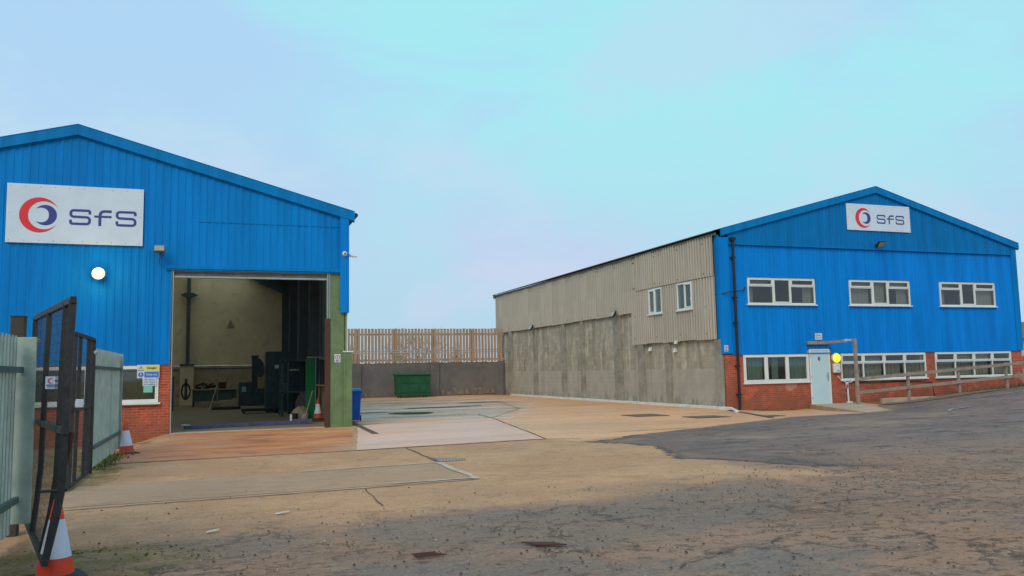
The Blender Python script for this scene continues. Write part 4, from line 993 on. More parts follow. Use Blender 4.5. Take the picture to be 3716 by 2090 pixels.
# yellow lit bulkhead lamp
t = thing('bulkhead_lamp', 'round yellow lit lamp on the brickwork right of the pale blue door', 'lamp', (24.04, YR, 1.85))
MB().lathe([(.20, 0), (.215, .03), (.215, .09), (.19, .11), (.17, .11)], (0, 0, 0), 32, '-y').build('rim', M['paleyellow'], t, local=True, smooth=True)
MB().lathe([(.185, .08), (.18, .12), (.13, .16), (.06, .18), (.004, .182)], (0, 0, 0), 32, '-y').build('diffuser', M['lityellow'], t, local=True, smooth=True)
t = thing('meter_box', 'white plastic box with small black slot under the yellow lamp', 'box', (24.04, YR, 1.44))
MB().box(-.16, .16, -.11, 0, -.19, .19).build('casing', M['white_upvc'], t, local=True, bevel=.02)
MB().box(-.03, .10, -.116, -.111, -.13, -.10).build('slot', M['black'], t, local=True); MB().box(-.09, .09, -.114, -.111, .10, .107).build('lid_line', M['silver'], t, local=True)
MB().box(.17, .25, -.06, 0, -.16, -.04).build('gland', M['silver'], t, local=True, bevel=.005)
t = thing('cable_conduit', 'white conduit and sagging cable below the meter box beside the door', 'conduit', (24.5, YR, 0))
m = MB(); m.tube([(24.08, YR-.03, 1.12), (24.25, YR-.05, .95), (24.5, YR-.06, .84), (24.75, YR-.06, .86), (25.05, YR-.04, .98), (25.2, YR-.02, 1.0)], .018, 8); m.build('cable', M['white_upvc'], t)
MB().tube([(24.56, YR-.05, .62), (24.57, YR-.05, .0)], .035, 12).box(24.50, 24.74, YR-.10, YR-.0, -.06, .06).build('conduit', M['white_upvc'], t)
t = plate('hazard_tag', 'small red and white tag hanging under the cable by the door', 'tag', front(YR-.06), 24.43, 24.58, .60, .86, .02, (24.5, YR-.08, .7))
MB().prism([(24.445, .61), (24.565, .61), (24.565, .76), (24.445, .76)], front(YR-.06), .027, .029).build('red_panel', M['signred'], t)
# door canopy beam and tall post, timber handrail
t = thing('door_beam', 'weathered timber beam above the pale blue door reaching out to a tall post', 'beam', (23.2, YR, 2.5))
MB().box(22.62, 23.75, YR-.14, YR-.036, 2.42, 2.55).build('wall_batten', M['timber'], t, bevel=.006)
MB().bar((23.6, YR-.19, 2.50), (24.02, 26.62, 2.555), .05, .10).build('beam', M['timber'], t)
t2 = plate('beam_label', 'small white label on the end of the door beam by the post', 'label', front(26.72), 23.64, 23.95, 2.52, 2.59, .0, (23.8, 26.7, 2.55))
marks(front(26.72), 23.73, 23.91, 2.55, .022, .007, M['textblue'], t2)
HY = 26.55
hr = thing('timber_handrail', 'weathered two rail timber handrail climbing along the office front', 'handrail', (28, HY, 0))
MB().box(23.93, 24.04, HY-.05, HY+.05, -.08, 2.60).build('tall_post', M['timber'], hr, bevel=.006)
rz = lambda x, a: a + (x-24)*.0575
for x in (26.63, 29.35, 32.07, 34.8, 37.5):
    MB().box(x-.05, x+.05, HY+.001, HY+.10, tz(x, HY)-.1, rz(x, 1.06)).build('post', M['timber'], hr, bevel=.006)
for z in (.985, .455):
    m = MB(); m.bar((24.05, HY-.025, rz(24.05, z)), (31.2, HY-.025, rz(31.2, z)), .04, .12); m.bar((31.205, HY-.027, rz(31.2, z)), (38.5, HY-.027, rz(38.5, z)), .04, .12); m.build('rail', M['timber'], hr, bevel=.005)
# ramp + kerb block
rp = MB(); top = [(22.60, 27.77), (20.1, 21.9), (21.9, 22.75), (23.45, 25.5), (25.3, 27.77)]
def rtz(x, y): return -.005 + max(0, tz(x, y) + .0)*.0 + .012
rp.add([(x, y, rtz(x, y)+ (.0 if y > 23 else 0)) for x, y in top] + [(x, y, -.4) for x, y in top], [(0, 1, 2, 3, 4)] + [(i, i+5, (i+1) % 5+5, (i+1) % 5) for i in range(5)])
o = rp.build('ramp', M['concrete']); o['kind'] = 'structure'
m = MB(); m.box(25.3, 29.1, 26.62, 26.78, -.1, .20); o = m.build('kerb', M['concrete'], bevel=.02); o['kind'] = 'structure'
floor_sheet('asphalt', [(24.1, 25.7), (25.3, 26.5), (31.5, 26.6), (30.5, 25.9), (27, 25.6)], .022, M['patch'], .1, 1, 6)

# ------------------------------------------------------------------ BACK OF THE YARD
BY = 54.0
t = thing('rendered_wall', 'dark grey rendered retaining wall across the back of the yard', 'wall', (13, BY, 0))
MB().box(3.86, 18.6, BY, BY+.3, -.2, 2.23).build('wall_face', M['darkwall'], t)
MB().box(13.35, 13.95, BY-.12, BY-.001, -.2, 2.26).box(8.1, 8.75, BY-.12, BY-.001, -.2, 2.22).box(17.9, 18.5, BY-.05, BY-.001, -.2, 2.2).build('pier', M['darkwall'], t, bevel=.015)
m = MB(); random.seed(3); x = 14.1
while x < 18.0:
    w = random.uniform(.18, .5); m.box(x, x+w, BY-.035, BY-.001, random.uniform(.02, .1), random.uniform(.30, .52)); x += w+random.uniform(.02, .12)
m.build('bare_block', M['palewall'], t, bevel=.01)
m = MB(); x = 9.0
while x < 13.2:
    w = random.uniform(.1, .3); m.box(x, x+w, BY-.02, BY-.001, random.uniform(.05, .2), random.uniform(.22, .45)); x += w+random.uniform(.3, .9)
m.build('bare_block', M['palewall'], t, bevel=.01)
fe = thing('timber_fence', 'tall slatted timber fence standing on top of the dark back wall', 'fence', (13, BY+.1, 2.2))
x = 3.95; i = 0
sp = .222
while x < 18.55:
    wide = min(abs(x-q) for q in (5.1, 8.5, 10.95, 13.62, 16.3, 18.9)) < .11
    w_ = .212 if wide else .170
    b = MB(); b.box(x-w_/2, x+w_/2, BY-.03, BY-.005, 2.25+random.uniform(-.06, .02), 4.50+random.uniform(-.02, .015)); b.build('board', M['fence'], fe); x += sp
for z, hh in ((4.12, .14), (2.42, .12)): MB().box(3.9, 18.6, BY, BY+.05, z-hh/2, z+hh/2).build('rail', M['fence'], fe)
for q in (5.1, 8.5, 10.95, 13.62, 16.3): MB().box(q-.06, q+.06, BY+.055, BY+.16, 2.235, 4.44).build('post', M['fence'], fe)
t = thing('guard_rail', 'two pale horizontal pipes running along in front of the timber fence', 'pipe rail', (13, 52.6, 3))
for z in (3.0, 2.86): MB().tube([(3.9, 52.6, z-.02), (18.66, 52.6, z+.03)], .024, 8).build('pipe', M['silver'], t)
for x in (18.3,): MB().box(x, x+.05, 52.58, 52.66, 2.8, 3.1).build('bracket', M['silver'], t)
# green container
t = thing('waste_container', 'closed green metal waste container against the dark back wall', 'container', (11.8, 52.3, 0))
g = MB(); g.prism([(10.74, .12), (12.84, .12), (12.88, 1.42), (10.70, 1.42)], front(51.9), -1.1, 0); g.build('body', M['bingreen'], t, bevel=.02)
g = MB()
for z in (.35, .95): g.box(10.72, 12.86, 51.86, 51.90, z-.03, z+.03)
for x in (10.95, 11.45, 12.1, 12.6): g.box(x-.03, x+.03, 51.872, 51.90, .15, 1.38)
g.build('stiffening_rib', M['bingreen'], t)
g = MB(); g.prism([(51.82, 1.425), (53.05, 1.425), (53.05, 1.56), (51.82, 1.49)], lambda a, b, c: (c, a, b), 10.66, 12.92); g.build('lid', M['bingreen'], t, bevel=.015)
for x in (10.95, 12.62):
    for y in (52.05, 52.85): MB().tube([(x-.03, y, .07), (x+.03, y, .07)], .07, 12).build('castor', M['rubber'], t)
# blue wheelie bin
t = thing('wheelie_bin', 'blue wheelie bin tucked behind the green corner of the workshop', 'bin', (4.30, 28.2, .0))
b = MB(); 
def frust(mb, w0, d0, w1, d1, z0, z1, oy=0): mb.add([(-w0/2,-d0/2,z0),(w0/2,-d0/2,z0),(w0/2,d0/2,z0),(-w0/2,d0/2,z0),(-w1/2,-d1/2+oy,z1),(w1/2,-d1/2+oy,z1),(w1/2,d1/2+oy,z1),(-w1/2,d1/2+oy,z1)], [(0,3,2,1),(4,5,6,7),(0,1,5,4),(1,2,6,5),(2,3,7,6),(3,0,4,7)])
frust(b, .44, .50, .54, .66, .05, .98); b.build('body', M['binblue'], t, local=True, bevel=.025)
b = MB(); frust(b, .58, .70, .60, .72, .95, 1.01); b.build('rim', M['binblue'], t, local=True, bevel=.01)
b = MB(); frust(b, .62, .76, .50, .62, 1.012, 1.09); b.build('lid', M['binlid'], t, local=True, bevel=.02)
MB().tube([(-.25, .40, .98), (.25, .40, .98)], .018, 10).build('handle', M['binblue'], t, local=True)
for s in (-1, 1): MB().tube([(s*.23, .26, .10), (s*.28, .26, .10)], .10, 18).build('wheel', M['rubber'], t, local=True)
t.rotation_euler = (0, 0, R(-8))
# bare shrubs behind the fence
def shrub(x, y, h, label, seed):
    random.seed(seed); t = thing('bare_shrub', label, 'shrub', (x, y, .0), 0, 'bare shrubs behind the timber fence'); m = MB()
    def grow(p, d, L, r_, k):
        q = p + d*L; mid = p + d*L*.5 + Vector((random.uniform(-1, 1), random.uniform(-1, 1), 0))*L*.06
        m.tube([p, mid, q], [r_, r_*.8, r_*.6], 4, False)
        if k:
            for _ in range(3 if k > 1 else 4):
                nd = (d + Vector((random.uniform(-.7, .7), random.uniform(-.7, .7), random.uniform(-.1, .5)))).normalized(); grow(p+d*L*random.uniform(.5, 1), nd, L*random.uniform(.5, .75), r_*.55, k-1)
    for _ in range(5):
        a_ = random.uniform(0, 2*PI); grow(Vector((0, 0, 0)), Vector((math.cos(a_)*.25, math.sin(a_)*.25, 1)).normalized(), h*.48, .035, 3)
    m.build('branches', M['twig'], t, local=True)
    lf = MB()
    for _ in range(420):
        p = Vector((random.gauss(0, .8), random.gauss(0, .5), random.uniform(.8, h*.82))); s = random.uniform(.03, .07); a_ = random.uniform(0, PI)
        d = Vector((math.cos(a_), math.sin(a_), random.uniform(-.5, .5)))*s; e = Vector((-d.y, d.x, random.uniform(-.5, .5)*s))
        lf.add([p-d, p-e*.6, p+d, p+e*.6], [(0, 1, 2, 3)])
    lf.build('leaves', M['weed'], t, local=True)
for i, (x, h, lb) in enumerate(((6.6, 3.9, 'leafy bare shrub seen through the fence boards nearest the workshop'), (9.0, 4.0, 'bare shrub behind the fence left of the green container'), (11.6, 4.9, 'tall bare shrub whose twigs poke above the fence over the green container'), (13.7, 4.9, 'tallest bare shrub with twigs above the middle of the fence'), (15.5, 4.1, 'bare shrub behind the right half of the timber fence'))):
    shrub(x, 57+i % 2, h, lb, 11+i)

# far house at the right edge
t = thing('far_house', 'white walled house with brown roof glimpsed past the right end of the office', 'house', (80, 60, 0))
MB().box(71, 86, 57, 66, 0, 3.72).build('wall', M['house'], t)
m = MB(); m.prism([(56.4, 3.66), (66.6, 3.66), (61.5, 5.5)], lambda a, b, c: (c, a, b), 70.5, 86.5); m.build('roof', M['houseroof'], t)
m = MB(); m.box(74.9, 75.9, 56.96, 57.01, 2.3, 3.3); m.build('window', M['black'], t)
t = thing('garden_wall', 'low brick garden wall in front of the far house at the right edge', 'wall', (60, 44, 0))
MB().box(48, 70, 46, 46.3, 0, 1.9).build('wall_face', M['brick'], t); MB().box(47.9, 70.1, 45.95, 46.35, 1.905, 1.98).build('coping', M['concrete'], t)

# ------------------------------------------------------------------ PALISADE FENCES AND GATE
def palisade(label, x, y0, y1, top, zb=.12, ends=()):
    t = thing('palisade_fence', label, 'fence', (x, (y0+y1)/2, 0), 0, 'galvanised palisade fences')
    y = y0+.06; k = 0
    while y < y1-.02:
        p = MB()
        # W section pale with a pointed split top
        prof = [(-.036, .0), (-.022, .030), (0, .004), (.022, .030), (.036, 0)]
        zs = (zb, top-.06)
        v = [(x+.03+w, y+u, z) for z in zs for u, w in prof] + [(x+.03+prof[0][1]+.012, y+prof[0][0]*.9, top-.01), (x+.03+.026, y-.018, top+.012), (x+.03+.01, y, top-.035), (x+.03+.026, y+.018, top+.012), (x+.03+prof[4][1]+.012, y+prof[4][0]*.9, top-.01)]
        p.add(v, [(i, i+1, i+6, i+5) for i in range(4)] + [(5+i, 6+i, 11+i, 10+i) for i in range(4)])
        o = p.build('pale', M['galv'], t); md = o.modifiers.new('thick', 'SOLIDIFY'); md.thickness = .003; y += .135; k += 1
    for z in (top-.33, .42): MB().box(x+.065, x+.11, y0, y1, z-.03, z+.03).build('rail', M['lampgreen'], t)
    for yy in ends: MB().box(x-.12, x-.022, yy-.05, yy+.05, -.1, top-.12).build('post', M['galv'], t, bevel=.004)
    return t
palisade('galvanised palisade fence nearest the camera at the left edge', -1.95, 4.2, 9.50, 2.03, .10, (6.8,))
palisade('galvanised palisade fence between the black gate and the brick wall', -2.09, 15.95, 20.1, 2.12, .06, (18.4, 20.0))
t = thing('fence_end_plate', 'flat galvanised end panel closing the near palisade fence beside the brown post', 'panel', (-1.93, 9.55, 0))
MB().box(-1.95, -1.74, 9.52, 9.55, .18, 2.03).build('panel', M['galv'], t, bevel=.004)
t = thing('fence_end_plate', 'flat galvanised end panel of the far palisade fence beside the brick wall', 'panel', (-2.1, 20.1, 0))
MB().box(-2.16, -1.98, 20.12, 20.16, .05, 2.12).build('panel', M['galv'], t, bevel=.004)
t = thing('gate_post', 'square dark brown steel gate post rising behind the near palisade fence', 'gate post', (-1.98, 9.95, 0))
MB().box(-2.06, -1.93, 9.90, 10.03, -.1, 2.26).build('post', M['brownpost'], t, bevel=.006); MB().box(-2.065, -1.925, 9.895, 10.035, 2.262, 2.275).build('cap', M['brownpost'], t)
MB().tube([(-1.98, 10.03, 2.02), (-1.99, 10.5, 2.02), (-2.0, 10.82, 2.03)], .018, 8).build('hinge_rod', M['darkmetal'], t)
t = thing('gate_post', 'slim dark gate post at the start of the far palisade fence', 'gate post', (-2.04, 15.85, 0))
MB().box(-2.09, -1.99, 15.75, 15.85, -.1, 2.26).build('post', M['darkmetal'], t, bevel=.005)
def gate(label, bl, br, tl, tr, z0, z1, cols, mid, zmid, loc, z0f=None, z1f=None):
    """bl/br bottom hinge/free end (x,y); tl/tr top hinge/free"""
    t = thing('steel_gate', label, 'gate', loc, 0, 'black mesh gate leaves')
    bend = z0f
    def P(s, h):
        a = Vector(bl).lerp(Vector(br), s); b = Vector(tl).lerp(Vector(tr), s); 
        if not bend:
            q = a.lerp(b, h); return Vector((q.x, q.y, z0+(z1-z0)*h))
        hq = Vector(bl).lerp(Vector(tl), h); H = Vector((hq.x, hq.y, z0+(z1-z0)*h))
        k = max(i for i in range(len(bend)-1) if bend[i][0] <= h+1e-6); k = min(k, len(bend)-2); h0, p0 = bend[k]; h1, p1 = bend[k+1]
        return H.lerp(Vector(p0).lerp(Vector(p1), (h-h0)/(h1-h0)), s)
    hs_ = [q[0] for q in bend] if bend else [0, 1]
    for s, w in cols:
        m = MB()
        for h0, h1 in zip(hs_[:-1], hs_[1:]): m.bar(P(s, h0), P(s, h1), w, .05)
        m.build('stile', M['darkmetal'], t, bevel=.004)
    for h, w in ((.0, .05), (1, .055), (zmid, .06)):
        MB().bar(P(0, h), P(1, h), .045, w).build('rail', M['darkmetal'], t, bevel=.004)
    m = MB(); L = (Vector(br)-Vector(bl)).length; n = int(L/.055); k = int((z1-z0)/.09)
    for i in range(1, n): m.tube([P(i/n, max(.01, min(.99, h))) for h in hs_], .0017, 3, False)
    for j in range(1, k): m.tube([P(.01, j/k), P(.99, j/k)], .0017, 3, False)
    m.build('mesh_infill', M['darkmetal'], t)
    return t, P
g1, P = gate('black mesh gate leaf standing open nearest the camera', (-2.04, 10.85), (-1.225, 7.31), (-2.0, 10.85), (-1.09, 7.33), .06, 2.31, ((0, .05), (.46, .045), (.86, .045), (.99, .052)), 0, .485, (-1.9, 9.6, 0), [(0, (-1.225, 7.318, .20)), (.16, (-1.159, 7.329, .53)), (.29, (-1.121, 7.335, .80)), (.5, (-1.115, 7.336, 1.225)), (.765, (-1.108, 7.337, 1.763)), (1, (-1.093, 7.339, 2.229))])
MB().bar(P(.975, .02), P(.975, .48)+Vector((.06, -.02, 0)), .04, .04).build('drop_bolt', M['redpost'], g1)
MB().tube([P(.98, .26)+Vector((-.14, -.02, 0)), P(.98, .26)+Vector((.05, -.03, 0))], .012, 8).build('bolt_handle', M['darkmetal'], g1)
m = MB(); p = P(.0, .88); m.lathe([(.004, 0), (.03, .006), (.03, .03), (.004, .036)], (p.x+.05, p.y-.06, p.z), 12, '-y'); m.build('hinge_nut', M['silver'], g1)
g2, P2 = gate('black mesh gate leaf farther away closing against the far palisade fence', (-2.03, 15.66), (-2.0, 13.45), (-2.0, 15.66), (-1.97, 13.45), .05, 2.26, ((0, .06), (.30, .05), (.72, .05), (.98, .07)), 0, .50, (-2, 14.6, 0))
m = MB(); p = P2(.0, .90); m.lathe([(.004, 0), (.035, .006), (.035, .03), (.004, .036)], (p.x+.05, p.y-.06, p.z), 12, '-y'); m.build('hinge_nut', M['silver'], g2)
MB().box(-1.97, -1.87, 13.7, 13.76, 1.18, 1.30).build('lock_box', M['paper'], g2, bevel=.005)
# sign on near gate
c = Vector((-1.375, 8.35, 1.57)); gu = Vector((.86, .51, 0)).normalized(); gn = Vector((gu.y, -gu.x, 0))
gs = lambda u, v, w: tuple(c + gu*u + Vector((0, 0, v)) + gn*w)
t = plate('gate_sign', 'small white and red notice wired to the near black gate', 'sign', gs, -.075, .075, -.055, .055, 0, (c.x, c.y, c.z))
MB().prism([(-.068, -.025), (.068, -.025), (.068, -.016), (-.068, -.016)], gs, .007, .008).build('navy_line', M['navy'], t)
m = MB(); crescent(m, gs, -.035, .018, .024, R(25), R(329), .012, 1.2, .007, .009); m.build('emblem', M['signred'], t)
marks(gs, .0, .055, .018, .014, .007, M['navy'], t); marks(gs, -.06, .06, -.035, .008, .007, M['navy'], t)
# cones
def make_cone(label, loc, group, om='orange', bm_='rubber', lean=(0, 0)):
    t = thing('traffic_cone', label, 'traffic cone', loc, 0, group)
    def rr(z): return .158 - .197*(z-.03)
    secs = ((.03, .200, om), (.200, .520, 'conewhite'), (.520, .680, om))
    nm = ('lower_sleeve', 'reflective_band', 'tip')
    for (z0, z1, mt), q in zip(secs, nm):
        prof = [(rr(z0)+.001*(mt == 'conewhite'), z0), (rr(z1)+.001*(mt == 'conewhite'), z1)]
        if q == 'tip': prof += [(.024, .688), (.014, .690)]
        MB().lathe(prof, (0, 0, 0), 40).build(q, M[mt], t, local=True, smooth=True)
    b = MB(); s = .235
    b.prism([(s*math.copysign(abs(math.cos(a_))**.35, math.cos(a_)), s*math.copysign(abs(math.sin(a_))**.35, math.sin(a_))) for a_ in [2*PI*k/32 for k in range(32)]], lambda u, v, w: (u, v, w), 0, .035)
    b.lathe([(.20, .035), (.175, .055), (.16, .06)], (0, 0, 0), 32); b.build('base', M[bm_], t, local=True, bevel=.008)
    t.rotation_euler = (lean[0], lean[1], R(20)); return t
G = 'orange and white traffic cones'
front_cone = make_cone('bright orange and white traffic cone in the bottom left corner behind the gate end', (-1.215, 7.70, -.012), G)
front_cone.scale = (.93, .93, .93)
make_cone('weathered traffic cone with dark base standing by the far palisade fence', (-1.80, 19.5, -.03), G, 'orange_old', 'rubber', (0, R(-3)))
make_cone('traffic cone on a brown board just inside the open workshop door', (3.22, 28.9, .075), G, 'orange_old', 'brownbase')

# ------------------------------------------------------------------ INSIDE THE WORKSHOP
t = thing('cone_board', 'brown timber board on the workshop floor under the traffic cone', 'board', (3.2, 28.9, 0))
MB().box(2.85, 3.42, 28.5, 29.3, .012, .07).build('board', M['brownbase'], t, bevel=.006)
t = thing('floor_beam', 'long low blue steel beam lying on the floor inside the open door', 'beam', (1, 27.6, 0))
MB().bar((-.95, 27.2, .065), (1.2, 27.55, .065), .10, .10).build('beam', M['bluebeam'], t, bevel=.008)
MB().bar((1.2, 27.56, .07), (2.5, 27.75, .07), .14, .11).build('beam_sleeve', M['bluebeam'], t, bevel=.008)
MB().box(2.3, 2.9, 27.6, 27.95, .013, .16).build('end_block', M['bluebeam'], t, bevel=.012)
MB().box(-1.02, -.78, 27.1, 27.28, .116, .16).build('end_plate', M['silver'], t, bevel=.005)
def bucket(label, x, y, mat, h=.33, r=.13):
    t = thing('bucket', label, 'bucket', (x, y, .013)); MB().lathe([(r*.82, 0), (r*.86, .02), (r, h), (r*1.06, h), (r*1.06, h-.02)], (0, 0, 0), 24).build('body', M[mat], t, local=True, smooth=True)
    m = MB(); m.tube([(r*math.cos(a_), 0, h-.01+.02*0+r*.9*math.sin(a_)*.6) for a_ in [PI*k/10 for k in range(11)]], .004, 5); m.build('handle', M['silver'], t, local=True); return t
bucket('dark bucket with pale side on the workshop floor by the sacks', 2.42, 28.6, 'darkmetal', .30, .13)
bucket('silver metal bucket beside the green sheet in the workshop', 2.72, 28.35, 'silver', .27, .13)
t = thing('paper_sheet', 'white sheet of paper leaning on the dark bucket', 'paper', (2.27, 28.5, 0)); MB().box(2.26, 2.33, 28.40, 28.405, .013, .30).build('sheet', M['paper'], t)
t = thing('broom', 'pale wooden broom handle leaning out of the silver bucket', 'broom', (2.72, 28.4, 0)); MB().tube([(2.72, 28.4, .08), (3.02, 28.7, 1.05)], .016, 8).build('handle', M['timber'], t)
t = thing('broom', 'pale pole standing behind the indoor traffic cone', 'pole', (3.2, 29.3, 0)); MB().tube([(3.24, 29.3, .02), (3.34, 29.42, 1.65)], .018, 8).build('handle', M['timber'], t)
t = thing('green_sheet', 'bright green upright sheet in a pale metal frame by the workshop door', 'panel', (3.05, 29.9, 0))
MB().box(2.92, 3.24, 30.0, 30.05, .05, 2.15).build('sheet', M['panelgreen'], t, bevel=.005)
MB().bar((3.26, 29.97, .02), (3.26, 29.97, 2.16), .03).bar((2.95, 29.97, 2.20), (3.48, 29.97, 2.20), .035).build('frame', M['silver'], t)
t = thing('wall_shelf', 'dark shelf with boxes fixed beside the green sheet in the workshop', 'shelf', (3.4, 29.5, 1)); MB().box(3.22, 3.49, 29.2, 29.9, 1.20, 1.24).build('board', M['timber'], t); MB().box(3.32, 3.48, 29.3, 29.8, 1.242, 2.1).build('box', M['darkmetal'], t, bevel=.01)
def sack(label, x, y, r, h, mat, seed):
    t = thing('sack', label, 'sack', (x, y, .012)); m = MB(); n = 20; pr = []
    vs = []; rows = 9
    for j in range(rows):
        a_ = j/(rows-1); rad = r*math.sin(PI*(.12+.84*a_))**.6
        for k in range(n):
            b_ = 2*PI*k/n; q = 1+.28*mnoise.noise(Vector((math.cos(b_)*1.5+seed, math.sin(b_)*1.5, a_*3)))
            vs.append((rad*q*math.cos(b_), rad*q*.8*math.sin(b_), h*a_*(1+.15*mnoise.noise(Vector((math.cos(b_)+seed, math.sin(b_), 2))))))
    m.add(vs, [(j*n+k, j*n+(k+1) % n, (j+1)*n+(k+1) % n, (j+1)*n+k) for j in range(rows-1) for k in range(n)] + [tuple(range(n))[::-1], tuple((rows-1)*n+k for k in range(n))])
    m.build('bag', M[mat], t, local=True, smooth=True)
sack('tan sack slumped on the workshop floor left of the green sheet', 2.72, 29.7, .28, .48, 'bag', 1)
sack('dark sack piled behind the tan sack', 2.92, 30.4, .30, 1.0, 'darkbag', 5)
# lockers and cabinets on the right side
def cabinet(label, x0, x1, y0, y1, h, mat, bits=()):
    t = thing('cabinet', label, 'cabinet', ((x0+x1)/2, (y0+y1)/2, 0), 0)
    MB().box(x0, x1, y0, y1, .012, h).build('carcass', M[mat], t, bevel=.015)
    m = MB(); m.box((x0+x1)/2-.006, (x0+x1)/2+.006, y0-.012, y0-.001, .1, h-.05); m.box(x0+.03, x1-.03, y0-.010, y0-.001, h*.5-.006, h*.5+.006); m.build('door_gap', M['black'], t)
    for (a, b, c, d, mm) in bits: MB().box(x0+(x1-x0)*a, x0+(x1-x0)*b, y0-.02, y0-.013, h*c, h*d).build('label_plate', M[mm], t)
    return t
cabinet('tall dark machine cabinet in the middle of the workshop right side', 1.95, 3.0, 37.4, 38.4, 2.62, 'machine', ((.35, .55, .72, .78, 'silver'), (.6, .9, .35, .48, 'bluegrey')))
cabinet('dark locker with white label behind the sacks', 2.72, 3.22, 35.0, 35.6, 2.15, 'machine', ((.1, .9, .82, .85, 'silver'),))
cabinet('blue cabinet beside the brick jamb at the left of the workshop', -2.6, -1.98, 42.2, 42.8, 1.62, 'machblue')
t = thing('storage_rack', 'steel rack with green beams along the right workshop wall', 'rack', (2.6, 33, 0))
for x, y in ((2.30, 33.0), (2.30, 34.4), (3.2, 33.0), (3.2, 34.4)): MB().box(x, x+.08, y, y+.08, .012, 2.2).build('upright', M['lampgreen'], t)
for z in (.9, 2.12): MB().box(2.3, 3.28, 33.0, 34.48, z, z+.06).build('shelf', M['lampgreen'], t)
t = thing('workbench', 'grey topped workbench against the far workshop wall', 'workbench', (-.3, 47.2, 0))
MB().box(-1.3, 1.0, 46.7, 47.6, .86, .93).build('top', M['shutter'], t, bevel=.006); MB().box(-1.25, .95, 46.8, 47.55, .30, .858).build('apron', M['lampgreen'], t)
for x in (-1.2, .9):
    for y in (46.82, 47.5): MB().box(x-.04, x+.04, y-.04, y+.04, .012, .3).build('leg', M['darkmetal'], t)
random.seed(5)
t = thing('scrap_heap', 'dark heap of offcuts and tools lying on the workbench', 'scrap', (-.6, 47, .93)); m = MB()
for _ in range(26):
    p = Vector((random.uniform(-1.2, .0), random.uniform(46.85, 47.4), .95+random.uniform(0, .22))); m.bar(p, p+Vector((random.uniform(-.35, .35), random.uniform(-.1, .1), random.uniform(-.08, .10))), random.uniform(.03, .08))
m.build('offcuts', M['darkmetal'], t)
t = thing('wooden_crate', 'small reddish crate with a rod on the workbench', 'crate', (.35, 47.1, .93)); MB().box(.05, .42, 46.9, 47.3, .935, 1.28).build('box', M['redpost'], t, bevel=.006); MB().bar((.40, 47, 1.1), (.52, 47, 1.5), .03).build('rod', M['darkmetal'], t)
t = thing('pillar_drill', 'tall dark pillar drill standing at the far workshop wall', 'machine', (1.9, 46.5, 0))
MB().box(1.05, 1.75, 46.2, 46.9, .012, 1.25).build('base_cabinet', M['machine'], t, bevel=.02); MB().box(1.75, 2.55, 46.1, 46.9, .012, .9).build('pedestal', M['machine'], t, bevel=.03)
MB().box(1.72, 2.0, 46.3, 46.7, .9, 2.55).build('column', M['machine'], t, bevel=.01)
m = MB(); m.prism([(1.7, 1.5), (2.2, 1.5), (2.35, 1.7), (2.3, 2.25), (2.1, 2.5), (1.7, 2.55)], front(46.25), -.4, .1); m.build('head', M['machine'], t, bevel=.02)
MB().box(1.68, 2.05, 46.1, 46.7, 2.56, 2.66).build('cap', M['machine'], t); MB().box(1.2, 1.42, 46.18, 46.19, .75, 1.02).build('label_plate', M['greenpaper'], t)
t = thing('pallet_stack', 'low dark pallet with boxes on the workshop floor', 'pallet', (.4, 41.9, 0)); MB().box(-.25, 1.05, 41.7, 42.6, .012, .14).build('pallet', M['darkmetal'], t, bevel=.008)
MB().box(.1, .65, 41.9, 42.4, .142, .45).box(.66, .92, 41.9, 42.3, .142, .52).build('carton', M['creamlow'], t, bevel=.008)
t = thing('broom', 'wooden T shaped broom standing head up beside the pallet', 'broom', (-.02, 42, 0)); MB().tube([(-.02, 42, .14), (.0, 42, 2.0)], .025, 8).build('handle', M['timber'], t); MB().box(-.15, .15, 41.97, 42.05, 2.0, 2.06).build('head', M['timber'], t)
t = thing('broom', 'pale brush pole leaning against the standing broom', 'broom', (-.3, 41.7, 0)); MB().tube([(-.36, 41.5, .02), (-.02, 41.9, 1.2)], .022, 8).build('handle', M['silver'], t)
t = thing('low_platform', 'low dark platform trolley on the workshop floor before the machine cabinet', 'trolley', (1.6, 38, 0)); MB().box(.95, 2.5, 36.5, 37.2, .10, .22).build('deck', M['darkmetal'], t, bevel=.01)
for x in (1.05, 2.4):
    for y in (36.6, 37.1): MB().tube([(x-.03, y, .06), (x+.03, y, .06)], .05, 10).build('castor', M['rubber'], t)
t = thing('hose_reel', 'dark hose coiled on the pier at the far left of the workshop', 'hose', (-1.5, 46, 1)); m = MB()
for k in range(4): m.tube([(-1.55+.22*math.cos(a_)*(1-.05*k), 46.1+.03*k, .85+.42*math.sin(a_)*(1-.06*k)) for a_ in [2*PI*i/20 for i in range(21)]], .022, 6, False)
m.build('coil', M['rubber'], t); MB().box(-1.62, -1.48, 46.2, 46.3, .4, 1.5).build('stand', M['machine'], t)
t = thing('wall_bell', 'small dark triangular fitting high on the cream workshop wall', 'fitting', (.64, LB-.12, 4.6)); MB().prism([(.44, 4.40), (.84, 4.40), (.64, 4.82)], front(LB-.002), 0, .08).build('body', M['shutter'], t)

